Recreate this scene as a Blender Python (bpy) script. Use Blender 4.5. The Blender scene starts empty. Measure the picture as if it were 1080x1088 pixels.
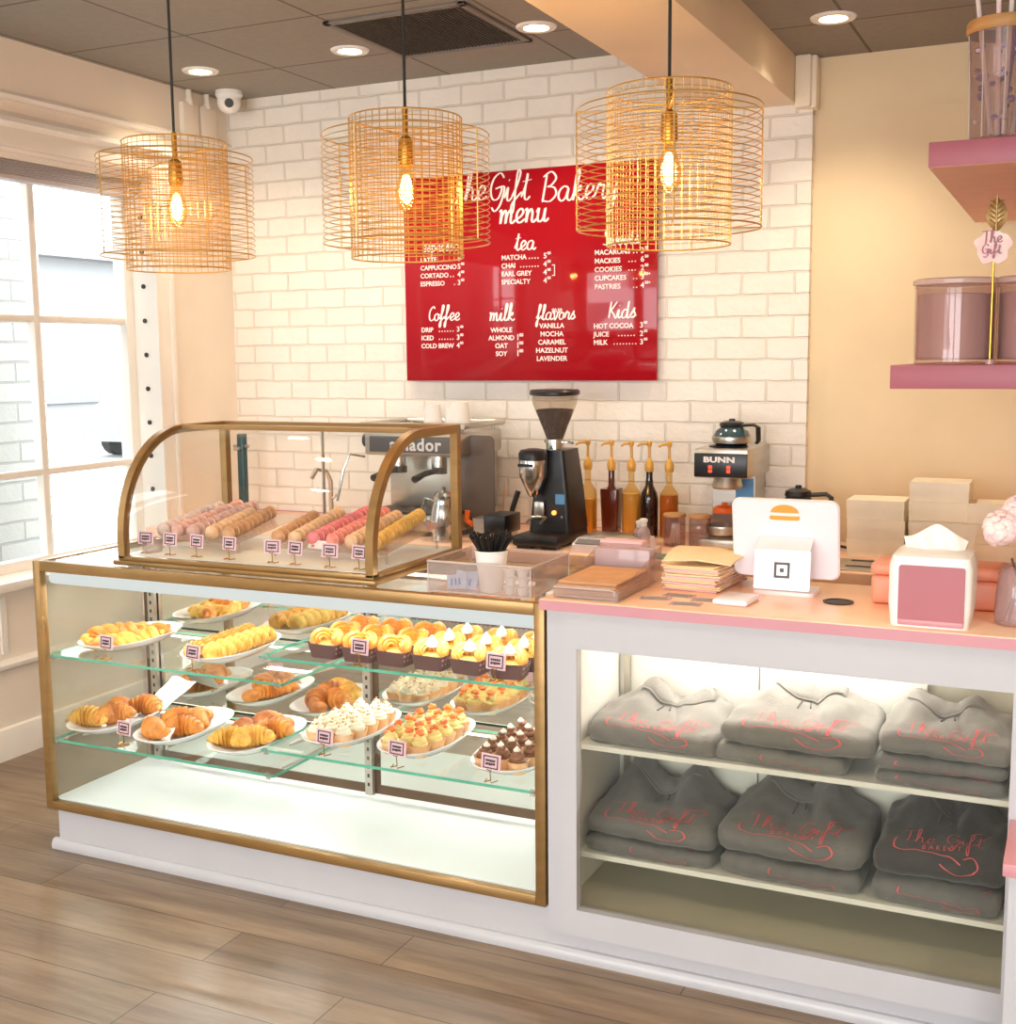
import bpy, bmesh, math, random
from mathutils import Vector, Matrix
PI = math.pi
S = bpy.context.scene
COL = S.collection
rnd = random.Random(7)

# ------------------------------------------------------------------ camera geometry
YAW, PITCH, ROLL, FPX, EYE = -0.4415, 0.127, -0.0095, 1291.6, 1.6
def cam_axes():
    c, s = math.cos(YAW), math.sin(YAW)
    fw = Vector((s*math.cos(PITCH), c*math.cos(PITCH), -math.sin(PITCH)))
    r = Vector((c, -s, 0)); u = r.cross(fw)
    return (r*math.cos(ROLL)+u*math.sin(ROLL), -r*math.sin(ROLL)+u*math.cos(ROLL), fw)
CR, CU, CF = cam_axes()
def at(px, py, X=None, Y=None, Z=None):
    """the world point seen at a photo pixel, on the plane X=, Y= or Z="""
    d = CR*((px-540)/FPX) - CU*((py-544)/FPX) + CF
    t = (Z-EYE)/d.z if Z is not None else (Y/d.y if Y is not None else X/d.x)
    return Vector((0, 0, EYE)) + d*t

# ------------------------------------------------------------------ materials
def lin(h):
    h = h.lstrip('#'); o = []
    for i in (0, 2, 4):
        c = int(h[i:i+2], 16)/255
        o.append(c/12.92 if c <= .04045 else ((c+.055)/1.055)**2.4)
    return (*o, 1)
MATS = {}
def newmat(name):
    m = bpy.data.materials.new(name); m.use_nodes = True
    nt = m.node_tree; nt.nodes.clear()
    out = nt.nodes.new('ShaderNodeOutputMaterial')
    MATS[name] = m
    return m, nt, out
def N(nt, typ, **kw):
    n = nt.nodes.new(typ)
    for k, v in kw.items(): setattr(n, k, v)
    return n
def P(name, col, rough=.5, metal=0, var=.06, scale=12, bump=0, bscale=60, stretch=None, col2=None, emit=0, spec=.5, coat=0, sss=0, sheen=0, ramp=(.35, .65)):
    m, nt, out = newmat(name)
    b = N(nt, 'ShaderNodeBsdfPrincipled')
    b.inputs['Roughness'].default_value = rough; b.inputs['Metallic'].default_value = metal
    b.inputs['Specular IOR Level'].default_value = spec
    b.inputs['Coat Weight'].default_value = coat
    if sheen: b.inputs['Sheen Weight'].default_value = sheen
    if sss:
        b.inputs['Subsurface Weight'].default_value = sss; b.inputs['Subsurface Radius'].default_value = (.02, .012, .006)
    tc = N(nt, 'ShaderNodeTexCoord'); mp = N(nt, 'ShaderNodeMapping')
    if stretch: mp.inputs['Scale'].default_value = stretch
    nt.links.new(tc.outputs['Object'], mp.inputs['Vector'])
    no = N(nt, 'ShaderNodeTexNoise'); no.inputs['Scale'].default_value = scale; no.inputs['Detail'].default_value = 5
    nt.links.new(mp.outputs[0], no.inputs['Vector'])
    cr = N(nt, 'ShaderNodeValToRGB')
    c = lin(col)
    a = lin(col2) if col2 else tuple(max(0, x*(1-var)) for x in c[:3])+(1,)
    bb = c if col2 else tuple(min(1, x*(1+var)) for x in c[:3])+(1,)
    cr.color_ramp.elements[0].position, cr.color_ramp.elements[1].position = ramp
    cr.color_ramp.elements[0].color = a; cr.color_ramp.elements[1].color = bb
    nt.links.new(no.outputs['Fac'], cr.inputs['Fac'])
    nt.links.new(cr.outputs['Color'], b.inputs['Base Color'])
    if bump:
        n2 = N(nt, 'ShaderNodeTexNoise'); n2.inputs['Scale'].default_value = bscale; n2.inputs['Detail'].default_value = 4
        nt.links.new(mp.outputs[0], n2.inputs['Vector'])
        bp = N(nt, 'ShaderNodeBump'); bp.inputs['Strength'].default_value = bump; bp.inputs['Distance'].default_value = .01
        nt.links.new(n2.outputs['Fac'], bp.inputs['Height']); nt.links.new(bp.outputs[0], b.inputs['Normal'])
    if emit:
        nt.links.new(cr.outputs['Color'], b.inputs['Emission Color']); b.inputs['Emission Strength'].default_value = emit
    nt.links.new(b.outputs[0], out.inputs[0])
    return m
def EM(name, col, s):
    m, nt, out = newmat(name)
    e = N(nt, 'ShaderNodeEmission'); e.inputs[0].default_value = lin(col); e.inputs[1].default_value = s
    nt.links.new(e.outputs[0], out.inputs[0]); return m
def GL(name, tint='#ffffff', refl=.6, rough=.02, opac=0, body='#ffffff'):
    """thin clear pane: see-through with a Fresnel reflection, optionally a little milky"""
    m, nt, out = newmat(name)
    t = N(nt, 'ShaderNodeBsdfTransparent'); t.inputs[0].default_value = lin(tint)
    g = N(nt, 'ShaderNodeBsdfGlossy'); g.inputs['Roughness'].default_value = rough
    lw = N(nt, 'ShaderNodeLayerWeight'); lw.inputs[0].default_value = .5
    pw = N(nt, 'ShaderNodeMath', operation='POWER'); pw.inputs[1].default_value = 4.5
    nt.links.new(lw.outputs['Facing'], pw.inputs[0])
    mu = N(nt, 'ShaderNodeMath', operation='MULTIPLY_ADD'); mu.inputs[1].default_value = refl*.9; mu.inputs[2].default_value = refl*.04
    nt.links.new(pw.outputs[0], mu.inputs[0])
    mx = N(nt, 'ShaderNodeMixShader'); last = t
    if opac:
        d = N(nt, 'ShaderNodeBsdfDiffuse'); d.inputs[0].default_value = lin(body)
        m2 = N(nt, 'ShaderNodeMixShader'); m2.inputs[0].default_value = opac
        nt.links.new(t.outputs[0], m2.inputs[1]); nt.links.new(d.outputs[0], m2.inputs[2]); last = m2
    nt.links.new(mu.outputs[0], mx.inputs[0]); nt.links.new(last.outputs[0], mx.inputs[1]); nt.links.new(g.outputs[0], mx.inputs[2])
    nt.links.new(mx.outputs[0], out.inputs[0]); return m
def tile_mat(name, c1, c2, cm, bw, rh, mortar, offset, rough, loc=(0, 0, 0), rot=(0, 0, 0), bump=.6, grain=None, noise=.15, dist=.01, smooth=.1, freq=2, spec=.5, nb=0, nbs=40):
    m, nt, out = newmat(name)
    b = N(nt, 'ShaderNodeBsdfPrincipled'); b.inputs['Roughness'].default_value = rough; b.inputs['Specular IOR Level'].default_value = spec
    tc = N(nt, 'ShaderNodeTexCoord'); mp = N(nt, 'ShaderNodeMapping')
    mp.inputs['Location'].default_value = loc; mp.inputs['Rotation'].default_value = rot
    nt.links.new(tc.outputs['Object'], mp.inputs['Vector'])
    br = N(nt, 'ShaderNodeTexBrick'); br.offset = offset; br.offset_frequency = freq
    for k, v in (('Scale', 1), ('Brick Width', bw), ('Row Height', rh), ('Mortar Size', mortar), ('Mortar Smooth', smooth), ('Bias', 0)):
        br.inputs[k].default_value = v
    br.inputs['Color1'].default_value = lin(c1); br.inputs['Color2'].default_value = lin(c2); br.inputs['Mortar'].default_value = lin(cm)
    wob = N(nt, 'ShaderNodeTexNoise'); wob.inputs['Scale'].default_value = 9
    nt.links.new(mp.outputs[0], wob.inputs['Vector'])
    vm = N(nt, 'ShaderNodeVectorMath', operation='MULTIPLY_ADD')
    vm.inputs[1].default_value = (nb, nb, nb)
    nt.links.new(wob.outputs['Color'], vm.inputs[0]); nt.links.new(mp.outputs[0], vm.inputs[2])
    nt.links.new(vm.outputs[0], br.inputs['Vector'])
    mix = N(nt, 'ShaderNodeMix', data_type='RGBA', blend_type='MULTIPLY')
    no = N(nt, 'ShaderNodeTexNoise'); no.inputs['Scale'].default_value = 1; no.inputs['Detail'].default_value = 8; no.inputs['Roughness'].default_value = .65
    m2 = N(nt, 'ShaderNodeMapping'); m2.inputs['Scale'].default_value = grain or (6, 6, 6)
    nt.links.new(mp.outputs[0], m2.inputs['Vector']); nt.links.new(m2.outputs[0], no.inputs['Vector'])
    cr = N(nt, 'ShaderNodeValToRGB'); cr.color_ramp.elements[0].position = .3; cr.color_ramp.elements[1].position = .7
    cr.color_ramp.elements[0].color = (1-noise*2, 1-noise*2.15, 1-noise*2.3, 1); cr.color_ramp.elements[1].color = (1, 1, 1, 1)
    nt.links.new(no.outputs['Fac'], cr.inputs[0])
    mix.inputs['Factor'].default_value = 1
    nt.links.new(br.outputs['Color'], mix.inputs[6]); nt.links.new(cr.outputs[0], mix.inputs[7])
    nt.links.new(mix.outputs[2], b.inputs['Base Color'])
    bp = N(nt, 'ShaderNodeBump', invert=True); bp.inputs['Strength'].default_value = bump; bp.inputs['Distance'].default_value = dist
    fine = N(nt, 'ShaderNodeTexNoise'); fine.inputs['Scale'].default_value = nbs; fine.inputs['Detail'].default_value = 4
    nt.links.new(mp.outputs[0], fine.inputs['Vector'])
    ad = N(nt, 'ShaderNodeMath', operation='MULTIPLY_ADD'); ad.inputs[1].default_value = .35
    nt.links.new(fine.outputs['Fac'], ad.inputs[0]); nt.links.new(br.outputs['Fac'], ad.inputs[2])
    nt.links.new(ad.outputs[0], bp.inputs['Height']); nt.links.new(bp.outputs[0], b.inputs['Normal'])
    nt.links.new(b.outputs[0], out.inputs[0]); return m

# ------------------------------------------------------------------ mesh builder
class MB:
    def __init__(s): s.v = []; s.f = []; s.m = []; s.k = 0
    def mat(s, k): s.k = k; return s
    def add(s, vs, fs):
        o = len(s.v); s.v += [Vector(p) for p in vs]
        for f in fs: s.f.append([i+o for i in f]); s.m.append(s.k)
        return s
    def mark(s): return len(s.v)
    def xf(s, M, start=0):
        for i in range(start, len(s.v)): s.v[i] = M @ s.v[i]
        return s
    def box(s, x0, x1, y0, y1, z0, z1, bev=0, seg=2):
        if x0 > x1: x0, x1 = x1, x0
        if y0 > y1: y0, y1 = y1, y0
        if z0 > z1: z0, z1 = z1, z0
        vs = [(x, y, z) for x in (x0, x1) for y in (y0, y1) for z in (z0, z1)]
        fs = [(0, 1, 3, 2), (4, 6, 7, 5), (0, 4, 5, 1), (2, 3, 7, 6), (0, 2, 6, 4), (1, 5, 7, 3)]
        if not bev: return s.add(vs, fs)
        bm = bmesh.new(); bv = [bm.verts.new(p) for p in vs]
        for f in fs: bm.faces.new([bv[i] for i in f])
        bmesh.ops.bevel(bm, geom=bm.edges[:], offset=bev, segments=seg, profile=.5, affect='EDGES')
        bm.verts.index_update()
        s.add([v.co.copy() for v in bm.verts], [[v.index for v in f.verts] for f in bm.faces]); bm.free(); return s
    def loft(s, loops, c0=True, c1=True, closed=True):
        n = len(loops[0]); vs = [p for L in loops for p in L]; fs = []
        for i in range(len(loops)-1):
            for j in range(n if closed else n-1):
                k = (j+1) % n
                fs.append((i*n+j, i*n+k, (i+1)*n+k, (i+1)*n+j))
        if c0: fs.append(tuple(range(n))[::-1])
        if c1: fs.append(tuple(range((len(loops)-1)*n, len(loops)*n)))
        return s.add(vs, fs)
    def lathe(s, prof, n=24, c=(0, 0, 0), sx=1, sy=1, cap=True):
        loops = [[(c[0]+r*sx*math.cos(2*PI*j/n), c[1]+r*sy*math.sin(2*PI*j/n), c[2]+z) for j in range(n)] for r, z in prof]
        return s.loft(loops, cap, cap)
    def cyl(s, p0, p1, r0, r1=None, n=16): return s.tube([p0, p1], [r0, r0 if r1 is None else r1], n)
    def tube(s, pts, r, n=8, closed=False, cap=True, flat=None):
        pts = [Vector(p) for p in pts]; L = len(pts)
        rs = list(r) if isinstance(r, (list, tuple)) else [r]*L
        loops = []; ref = None
        for i, p in enumerate(pts):
            a = pts[(i-1) % L] if (closed or i > 0) else p
            b = pts[(i+1) % L] if (closed or i < L-1) else p
            t = (b-a).normalized() if (b-a).length > 1e-9 else Vector((0, 0, 1))
            if ref is None:
                ref = Vector((0, 0, 1)) if abs(t.z) < .9 else Vector((1, 0, 0))
            ref = (ref - t*ref.dot(t))
            if ref.length < 1e-6: ref = t.orthogonal()
            ref.normalize(); bi = t.cross(ref)
            fl = flat or 1
            loops.append([p+(ref*math.cos(2*PI*j/n)*fl+bi*math.sin(2*PI*j/n))*rs[i] for j in range(n)])
        if closed: loops.append(loops[0]); return s.loft(loops, False, False)
        return s.loft(loops, cap, cap)
    def ell(s, c, r, nu=16, nv=10, fn=None):
        loops = []
        for i in range(1, nv):
            a = -PI/2+PI*i/nv
            L = []
            for j in range(nu):
                b = 2*PI*j/nu
                d = Vector((math.cos(a)*math.cos(b), math.cos(a)*math.sin(b), math.sin(a)))
                k = fn(d) if fn else 1
                L.append(Vector((c[0]+d.x*r[0]*k, c[1]+d.y*r[1]*k, c[2]+d.z*r[2]*k)))
            loops.append(L)
        return s.loft(loops)
    def prism(s, poly, y0, y1, ax='y'):
        """extrude a polygon of (a,b) along an axis"""
        def pt(a, b, t): return {'y': (a, t, b), 'x': (t, a, b), 'z': (a, b, t)}[ax]
        return s.loft([[pt(a, b, y0) for a, b in poly], [pt(a, b, y1) for a, b in poly]])
    def build(s, name, mats, parent=None, smooth=35, world=True):
        me = bpy.data.meshes.new(name)
        off = Vector((0, 0, 0))
        if parent is not None and world:
            p = parent
            while p is not None: off += Vector(p.location); p = p.parent
        me.from_pydata([tuple(v-off) for v in s.v], [], s.f)
        if not isinstance(mats, (list, tuple)): mats = [mats]
        for m in mats: me.materials.append(MATS[m])
        me.polygons.foreach_set('material_index', s.m)
        bm = bmesh.new(); bm.from_mesh(me); bmesh.ops.recalc_face_normals(bm, faces=bm.faces[:]); bm.to_mesh(me); bm.free()
        if smooth:
            me.polygons.foreach_set('use_smooth', [True]*len(me.polygons))
            me.set_sharp_from_angle(angle=math.radians(smooth))
        me.update()
        o = bpy.data.objects.new(name, me); COL.objects.link(o)
        if parent is not None: o.parent = parent
        return o

def thing(name, label, cat, loc=(0, 0, 0), group=None, rot=0):
    o = bpy.data.objects.new(name, None); COL.objects.link(o); o.location = loc; o.rotation_euler[2] = rot
    o.empty_display_size = .05
    return tag(o, label, cat, group)
def tag(o, label, cat, group=None):
    o['label'] = label; o['category'] = cat
    if group: o['group'] = group
    return o
def struct(o, label=None):
    o['kind'] = 'structure'
    if label: o['label'] = label
    return o
def plabel(o, t): o['label'] = t; return o
def dup(root, loc, rot=None, label=None, group=None, scale=None):
    r = root.copy(); COL.objects.link(r); r.location = loc
    if rot is not None: r.rotation_euler = rot if isinstance(rot, (tuple, list)) else (0, 0, rot)
    if scale: r.scale = scale if isinstance(scale, tuple) else (scale,)*3
    if label: r['label'] = label
    if group: r['group'] = group
    for ch in list(root.children):
        c = ch.copy(); COL.objects.link(c); c.parent = r
        for g in list(ch.children):
            d = g.copy(); COL.objects.link(d); d.parent = c
    return r
def oval(a, b, z, n=40, e=2.6, cx=0, cy=0):
    L = []
    for j in range(n):
        t = 2*PI*j/n; c, s = math.cos(t), math.sin(t)
        L.append((cx+a*math.copysign(abs(c)**(2/e), c), cy+b*math.copysign(abs(s)**(2/e), s), z))
    return L
def rrect(x0, x1, y0, y1, r, n=5):
    pts = []
    for cx, cy, a0 in ((x1-r, y1-r, 0), (x0+r, y1-r, PI/2), (x0+r, y0+r, PI), (x1-r, y0+r, 3*PI/2)):
        for i in range(n+1):
            a = a0+PI/2*i/n; pts.append((cx+r*math.cos(a), cy+r*math.sin(a)))
    return pts
def text_geo(txt, size, align='LEFT', depth=.0008, space=1.0, bold=0):
    cu = bpy.data.curves.new('lettering', 'FONT'); cu.body = txt; cu.size = size; cu.align_x = align
    cu.extrude = depth; cu.resolution_u = 3; cu.space_character = space; cu.offset = bold
    ob = bpy.data.objects.new('lettering', cu); COL.objects.link(ob)
    bpy.context.view_layer.update()
    me = ob.to_mesh()
    vs = [v.co.copy() for v in me.vertices]; fs = [list(p.vertices) for p in me.polygons]
    ob.to_mesh_clear(); bpy.data.objects.remove(ob); bpy.data.curves.remove(cu)
    return vs, fs
# ---- brush script, one stroke list per letter (unit: ascender height 1)
G = {
'a': ([[(.42,.45),(.25,.52),(.08,.38),(.05,.15),(.18,0),(.34,.12),(.42,.45),(.4,.12),(.5,0),(.62,.12)]],.58),
'c': ([[(.38,.4),(.28,.52),(.1,.4),(.06,.15),(.2,0),(.42,.14)]],.42),
'd': ([[(.4,.42),(.22,.5),(.06,.3),(.08,.05),(.2,0),(.36,.2),(.42,1.0),(.4,.1),(.5,0),(.62,.12)]],.58),
'e': ([[(.02,.1),(.25,.25),(.34,.42),(.22,.54),(.08,.38),(.08,.12),(.22,0),(.44,.14)]],.42),
'f': ([[(0,.1),(.2,.6),(.28,1.0),(.18,1.08),(.14,.7),(.12,-.35),(.04,-.42),(.06,-.1),(.4,.3)]],.4),
'h': ([[(0,.05),(.18,.6),(.22,1.0),(.13,1.05),(.09,.6),(.07,0),(.12,.3),(.26,.5),(.34,.35),(.34,.08),(.42,0),(.54,.12)]],.52),
'i': ([[(0,.1),(.12,.5),(.12,.1),(.2,0),(.32,.12)],[(.13,.72),(.16,.78)]],.3),
'k': ([[(0,.05),(.18,.6),(.22,1.0),(.13,1.05),(.09,.6),(.07,0),(.1,.25),(.3,.5),(.32,.36),(.12,.26),(.3,.05),(.4,0),(.5,.12)]],.48),
'l': ([[(0,.05),(.18,.6),(.22,1.0),(.13,1.05),(.09,.6),(.1,.1),(.2,0),(.32,.12)]],.3),
'm': ([[(0,.45),(.08,.5),(.08,0),(.12,.3),(.24,.5),(.3,.35),(.3,0),(.34,.3),(.46,.5),(.52,.35),(.52,.08),(.6,0),(.72,.12)]],.7),
'n': ([[(0,.45),(.08,.5),(.08,0),(.12,.3),(.24,.5),(.32,.35),(.32,.08),(.4,0),(.52,.12)]],.5),
'o': ([[(.25,.5),(.08,.4),(.05,.15),(.18,0),(.34,.12),(.36,.38),(.25,.5),(.34,.42),(.5,.44)]],.46),
'p': ([[(0,.4),(.1,.5),(.08,-.5),(.1,.3),(.24,.5),(.38,.35),(.34,.08),(.2,0),(.5,.12)]],.48),
'r': ([[(0,.1),(.12,.5),(.16,.56),(.2,.46),(.32,.46),(.3,.1),(.38,0),(.48,.12)]],.44),
's': ([[(0,.08),(.2,.5),(.24,.56),(.22,.4),(.32,.2),(.24,.02),(.1,.02),(.42,.14)]],.4),
't': ([[(0,.1),(.16,.6),(.18,.95),(.14,.5),(.14,.1),(.24,0),(.36,.12)],[(0,.66),(.36,.72)]],.34),
'u': ([[(0,.35),(.08,.5),(.06,.12),(.16,0),(.3,.12),(.36,.5),(.34,.1),(.42,0),(.54,.12)]],.52),
'v': ([[(0,.4),(.08,.5),(.14,.05),(.2,0),(.32,.3),(.34,.5),(.48,.46)]],.44),
'w': ([[(0,.4),(.08,.5),(.1,.05),(.18,0),(.28,.4),(.3,.05),(.38,0),(.5,.3),(.52,.5),(.64,.46)]],.6),
'y': ([[(0,.35),(.08,.5),(.06,.15),(.16,.02),(.3,.15),(.36,.5),(.3,-.3),(.18,-.5),(.08,-.38),(.3,-.05),(.52,.12)]],.5),
'T': ([[(0,.95),(.3,1.0),(.7,1.02)],[(.36,1.0),(.34,.4),(.3,0),(.2,-.05)]],.62),
'G': ([[(.62,.85),(.45,1.04),(.2,.85),(.1,.45),(.22,.1),(.45,.12),(.56,.5),(.3,.47),(.66,.52),(.56,-.1),(.35,-.35),(.2,-.2)]],.7),
'B': ([[(.14,1.0),(.1,.5),(.06,0)],[(0,.9),(.3,1.08),(.52,.85),(.36,.6),(.2,.55),(.48,.5),(.58,.25),(.36,.02),(.08,.05)]],.64),
'S': ([[(.5,.9),(.35,1.02),(.15,.85),(.25,.6),(.42,.35),(.3,.05),(.05,.1)]],.52),
'C': ([[(.5,.85),(.35,1.0),(.12,.7),(.1,.25),(.25,0),(.5,.15)]],.48),
'K': ([[(.14,1),(.1,.5),(.08,0)],[(.52,1.0),(.2,.5),(.14,.48),(.35,.25),(.5,0),(.6,.1)]],.56),
}
def smooth_pts(p, k=5):
    p = [Vector((a, b, 0)) for a, b in p]
    if len(p) < 3: return p
    out = []
    for i in range(len(p)-1):
        p0, p1, p2, p3 = p[max(0, i-1)], p[i], p[i+1], p[min(len(p)-1, i+2)]
        for j in range(k):
            t = j/k
            out.append(.5*((2*p1)+(p2-p0)*t+(2*p0-5*p1+4*p2-p3)*t*t+(3*p1-p0-3*p2+p3)*t**3))
    out.append(p[-1]); return out
def ribbon(pts, w):
    """flat brush stroke: list of (left, right) 2D points, downstrokes heavier"""
    L = []
    for i, p in enumerate(pts):
        t = (pts[min(i+1, len(pts)-1)]-pts[max(i-1, 0)])
        if t.length < 1e-9: t = Vector((1, 0, 0))
        t.normalize(); nrm = Vector((-t.y, t.x, 0))
        k = w*(.55+.6*abs(t.y)) * (1 if 0 < i < len(pts)-1 else .5)
        L.append((p+nrm*k, p-nrm*k))
    return L
def script_strokes(txt):
    x = 0; out = []
    for ch in txt:
        if ch == ' ': x += .42; continue
        st, adv = G[ch]
        for s in st: out.append([(a+x, b) for a, b in s])
        x += adv
    return out, x
def script_to(mb, txt, fn, w=.05, k=5):
    """draw script text through fn(x,y)->3D point"""
    st, wd = script_strokes(txt)
    for s in st:
        R = ribbon(smooth_pts(s, k), w)
        vs = [fn(q.x, q.y) for ab in R for q in ab]
        mb.add(vs, [(2*i, 2*i+1, 2*i+3, 2*i+2) for i in range(len(R)-1)])
    return wd
# ------------------------------------------------------------------ material list
P('cream_wall', '#e8d3ae', .75, var=.03, scale=3, bump=.05, bscale=150)
P('left_wall', '#efe3d3', .7, var=.025, scale=3, bump=.05, bscale=120)
P('white_trim', '#f1ebe2', .45, var=.02, scale=5)
P('beam_paint', '#f8ead2', .6, var=.025, scale=3, bump=.04, bscale=90)
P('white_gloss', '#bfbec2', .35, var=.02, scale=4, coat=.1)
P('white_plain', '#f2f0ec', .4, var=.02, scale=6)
P('case_floor', '#eef3f0', .25, var=.02, scale=4)
P('dark_metal', '#3a3733', .5, metal=.3, var=.08)
P('vent_metal', '#77716a', .55, var=.08)
P('vent_dark', '#4a453e', .8, var=.2, scale=40)
P('black_rubber', '#191818', .5, var=.1)
P('black_plastic', '#1d1c1e', .35, var=.08, scale=20)
P('chrome', '#d6d4d2', .16, metal=1, var=.05, scale=6)
P('blind_grey', '#c6bfc3', .4, var=.04)
P('steel', '#c3bcb2', .3, metal=.9, var=.06, scale=4, stretch=(1, 1, 12))
P('bronze', '#9d7b4c', .34, metal=.55, var=.08, scale=5, stretch=(2, 2, 8))
P('bronze_dark', '#5c4633', .4, metal=.4, var=.1)
P('gold_wire', '#d9b26c', .3, metal=.65, var=.06)
P('brass', '#c8913c', .25, metal=.9, var=.06)
P('pink_counter', '#ffcfae', .28, var=.03, scale=5, coat=.2)
P('pink_edge', '#cb8e96', .4, var=.03, scale=5)
P('pink_under_lit', '#f2bda9', .5, var=.03)  # shelf underside: warm light from below put into the colour
P('pink_shelf', '#a9606f', .45, var=.04, scale=5)
P('pink_box', '#eb9a7e', .45, var=.04)
P('rose_panel', '#b0646c', .4, var=.03, scale=3)
P('red_sign', '#a81420', .05, var=.03, scale=3, spec=.3)
P('sign_white', '#fbf1ee', .5, var=.01)
P('mirror', '#eeefe9', .02, metal=1, var=.015, scale=3)
P('plate_white', '#f5f3f1', .15, var=.01, coat=.4)
P('paper_white', '#f4efe9', .8, var=.03, scale=15)
P('tissue', '#f7f1e8', .9, var=.03, scale=20, sss=.0)
P('card_pink', '#ecc2c8', .6, var=.03)
P('ink', '#2c1720', .6, var=.1)
P('kraft', '#cfa078', .85, var=.07, scale=20, bump=.1)
P('kraft_light', '#f0d6ab', .85, var=.06, scale=14, bump=.1)
P('box_board', '#f6ecd8', .8, var=.04, scale=8)
P('croissant', '#dc9440', .42, col2='#b0621f', scale=34, bump=.3, bscale=90, ramp=(.3, .62))
P('croissant_dark', '#c57a38', .45, col2='#8d4a1d', scale=30, bump=.25, bscale=90, ramp=(.3, .62))
P('pastry_yellow', '#e6bf58', .5, col2='#c4862b', scale=45, bump=.3, bscale=90, ramp=(.25, .6))
P('pastry_gold', '#dfb04e', .5, col2='#b97a25', scale=40, bump=.3, bscale=90, ramp=(.25, .6))
P('bread_orange', '#e2963a', .42, col2='#b9621a', scale=34, bump=.12, bscale=70, ramp=(.25, .7))
P('bread_yellow', '#e8bb62', .45, col2='#cc8a30', scale=30, bump=.12, bscale=70)
P('cream', '#fbf3e0', .5, var=.03, scale=40, sss=.1)
P('frost_white', '#f8eed2', .5, var=.05, scale=60, bump=.2, bscale=200)
P('frost_cream', '#f1dd8f', .5, var=.06, scale=60, bump=.2, bscale=200)
P('frost_choc', '#8a5a3b', .45, var=.12, scale=50, bump=.2, bscale=160)
P('cake_cup', '#f3cfa2', .7, col2='#e6b27a', scale=26, bump=.15, bscale=120)
P('topping_orange', '#f0803a', .4, var=.15, scale=80)
P('topping_gold', '#d8a24a', .4, var=.2, scale=80)
P('choc_cup_paper', '#6d4a44', .7, var=.1, scale=10)
for n, c, c2 in (('mac_clear', '#e6cfc6', '#d8b9ae'), ('mac_blush', '#e7b9ab', '#d79e90'), ('mac_mauve', '#d9b3a9', '#c89c93'), ('mac_beige', '#ecc9a4', '#dcae80'),
                 ('mac_tan', '#d7a87d', '#c08c5f'), ('mac_pink', '#ee8f92', '#df6d74'), ('mac_rose', '#f2a08f', '#e37b70'), ('mac_yellow', '#efc978', '#dfab4c')):
    P(n, c, .6, col2=c2, scale=40, bump=.15, bscale=150)
P('mac_fill', '#fbf1e4', .6, var=.05)
P('fleece_light', '#827f7d', .95, var=.07, scale=25, bump=.25, bscale=220, sheen=.3)
P('fleece_mid', '#777576', .95, var=.08, scale=25, bump=.25, bscale=220, sheen=.3)
P('fleece_dark', '#4b494b', .95, var=.1, scale=25, bump=.25, bscale=220, sheen=.3)
P('print_red', '#ef6a70', .7, var=.1, scale=60)
P('coffee_beans', '#5a3522', .55, col2='#2f1a10', scale=120, bump=.8, bscale=150)
P('pump_gold', '#d9a24a', .35, var=.08, metal=.1)
for n, c in (('syrup_gold', '#e6b04c'), ('syrup_brown', '#5b2413'), ('syrup_amber', '#e6bb6c'), ('syrup_dark', '#2b1712'), ('syrup_orange', '#b95a1c'), ('syrup_pale', '#e2ae62')):
    P(n, c, .1, var=.06, scale=8, coat=.6)
P('orange_plastic', '#f06a1c', .35, var=.05)
P('wood', '#c99a63', .5, col2='#b07e49', scale=6, stretch=(1, 1, 8))
P('tablet_white', '#f1eaf0', .3, var=.015, coat=.3)
P('logo_gray', '#4a464b', .5, var=.04)
P('sticker_orange', '#eba23c', .5, var=.05)
P('blue_packet', '#b9c6ec', .6, var=.12, scale=40)
P('blue_ink', '#5c78c8', .6, var=.08)
P('petal', '#f6d3d2', .7, col2='#f9e6e1', scale=20, sss=.15)
P('leaf_green', '#7d9a63', .6, var=.15)
P('stem_brown', '#6c5135', .7, var=.15)
P('gem_purple', '#8a5fa8', .1, var=.2, coat=1)
P('gem_dark', '#4b3a52', .1, var=.2, coat=1)
P('gem_clear', '#e9dcd9', .08, var=.1, coat=1)
P('candle_pink', '#d6b5b6', .35, var=.03, scale=4, coat=.5)
P('teal_glass', '#38525a', .12, var=.15, coat=.8)
P('teal_dark', '#27484d', .3, var=.1)
P('red_light', '#e03a1e', .4, emit=1.2)
P('blue_label', '#6aa6d8', .5, var=.1)
P('label_white', '#f2ecea', .5, var=.03)
P('concrete', '#8f8d8b', .9, var=.08, scale=2)
P('far_white', '#7f7f80', .8, var=.03)
P('far_blue', '#6b7074', .5, var=.1)
P('far_green', '#56806a', .6, var=.1)
P('far_red', '#c4736b', .6, var=.1)
P('beige_board', '#c0bbad', .6, var=.05, scale=3)
P('pine', '#dcc08c', .55, col2='#c9a86e', scale=5, stretch=(1, 14, 14))
EM('lamp_glow', '#ffe3b0', 22)
EM('filament_glow', '#ffcf7a', 22)
EM('tube_light', '#eef2ee', .56)
EM('led_fill_strip', '#fff4dc', 3)
EM('indicator', '#ff7a30', 4)
GL('glass', '#fdfefe', .45)
GL('glass_side', '#f0f2ec', .6, .06, .14, '#e2ddce')
GL('shelf_glass', '#f8fcfa', .7)
GL('cab_glass', '#f3f3ee', .25)
P('shelf_edge', '#5fb597', .15, var=.15, scale=10, coat=.6)
GL('clear_plastic', '#f3eeec', .8, .05, .12, '#fff6f0')
GL('plastic_edge', '#e6dcda', .9, .05, .45, '#fff4ee')
GL('clear_bulb', '#ffe9c0', .5)
GL('smoke_panel', '#a89a92', .6, .1, .30, '#b7a69a')
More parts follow.
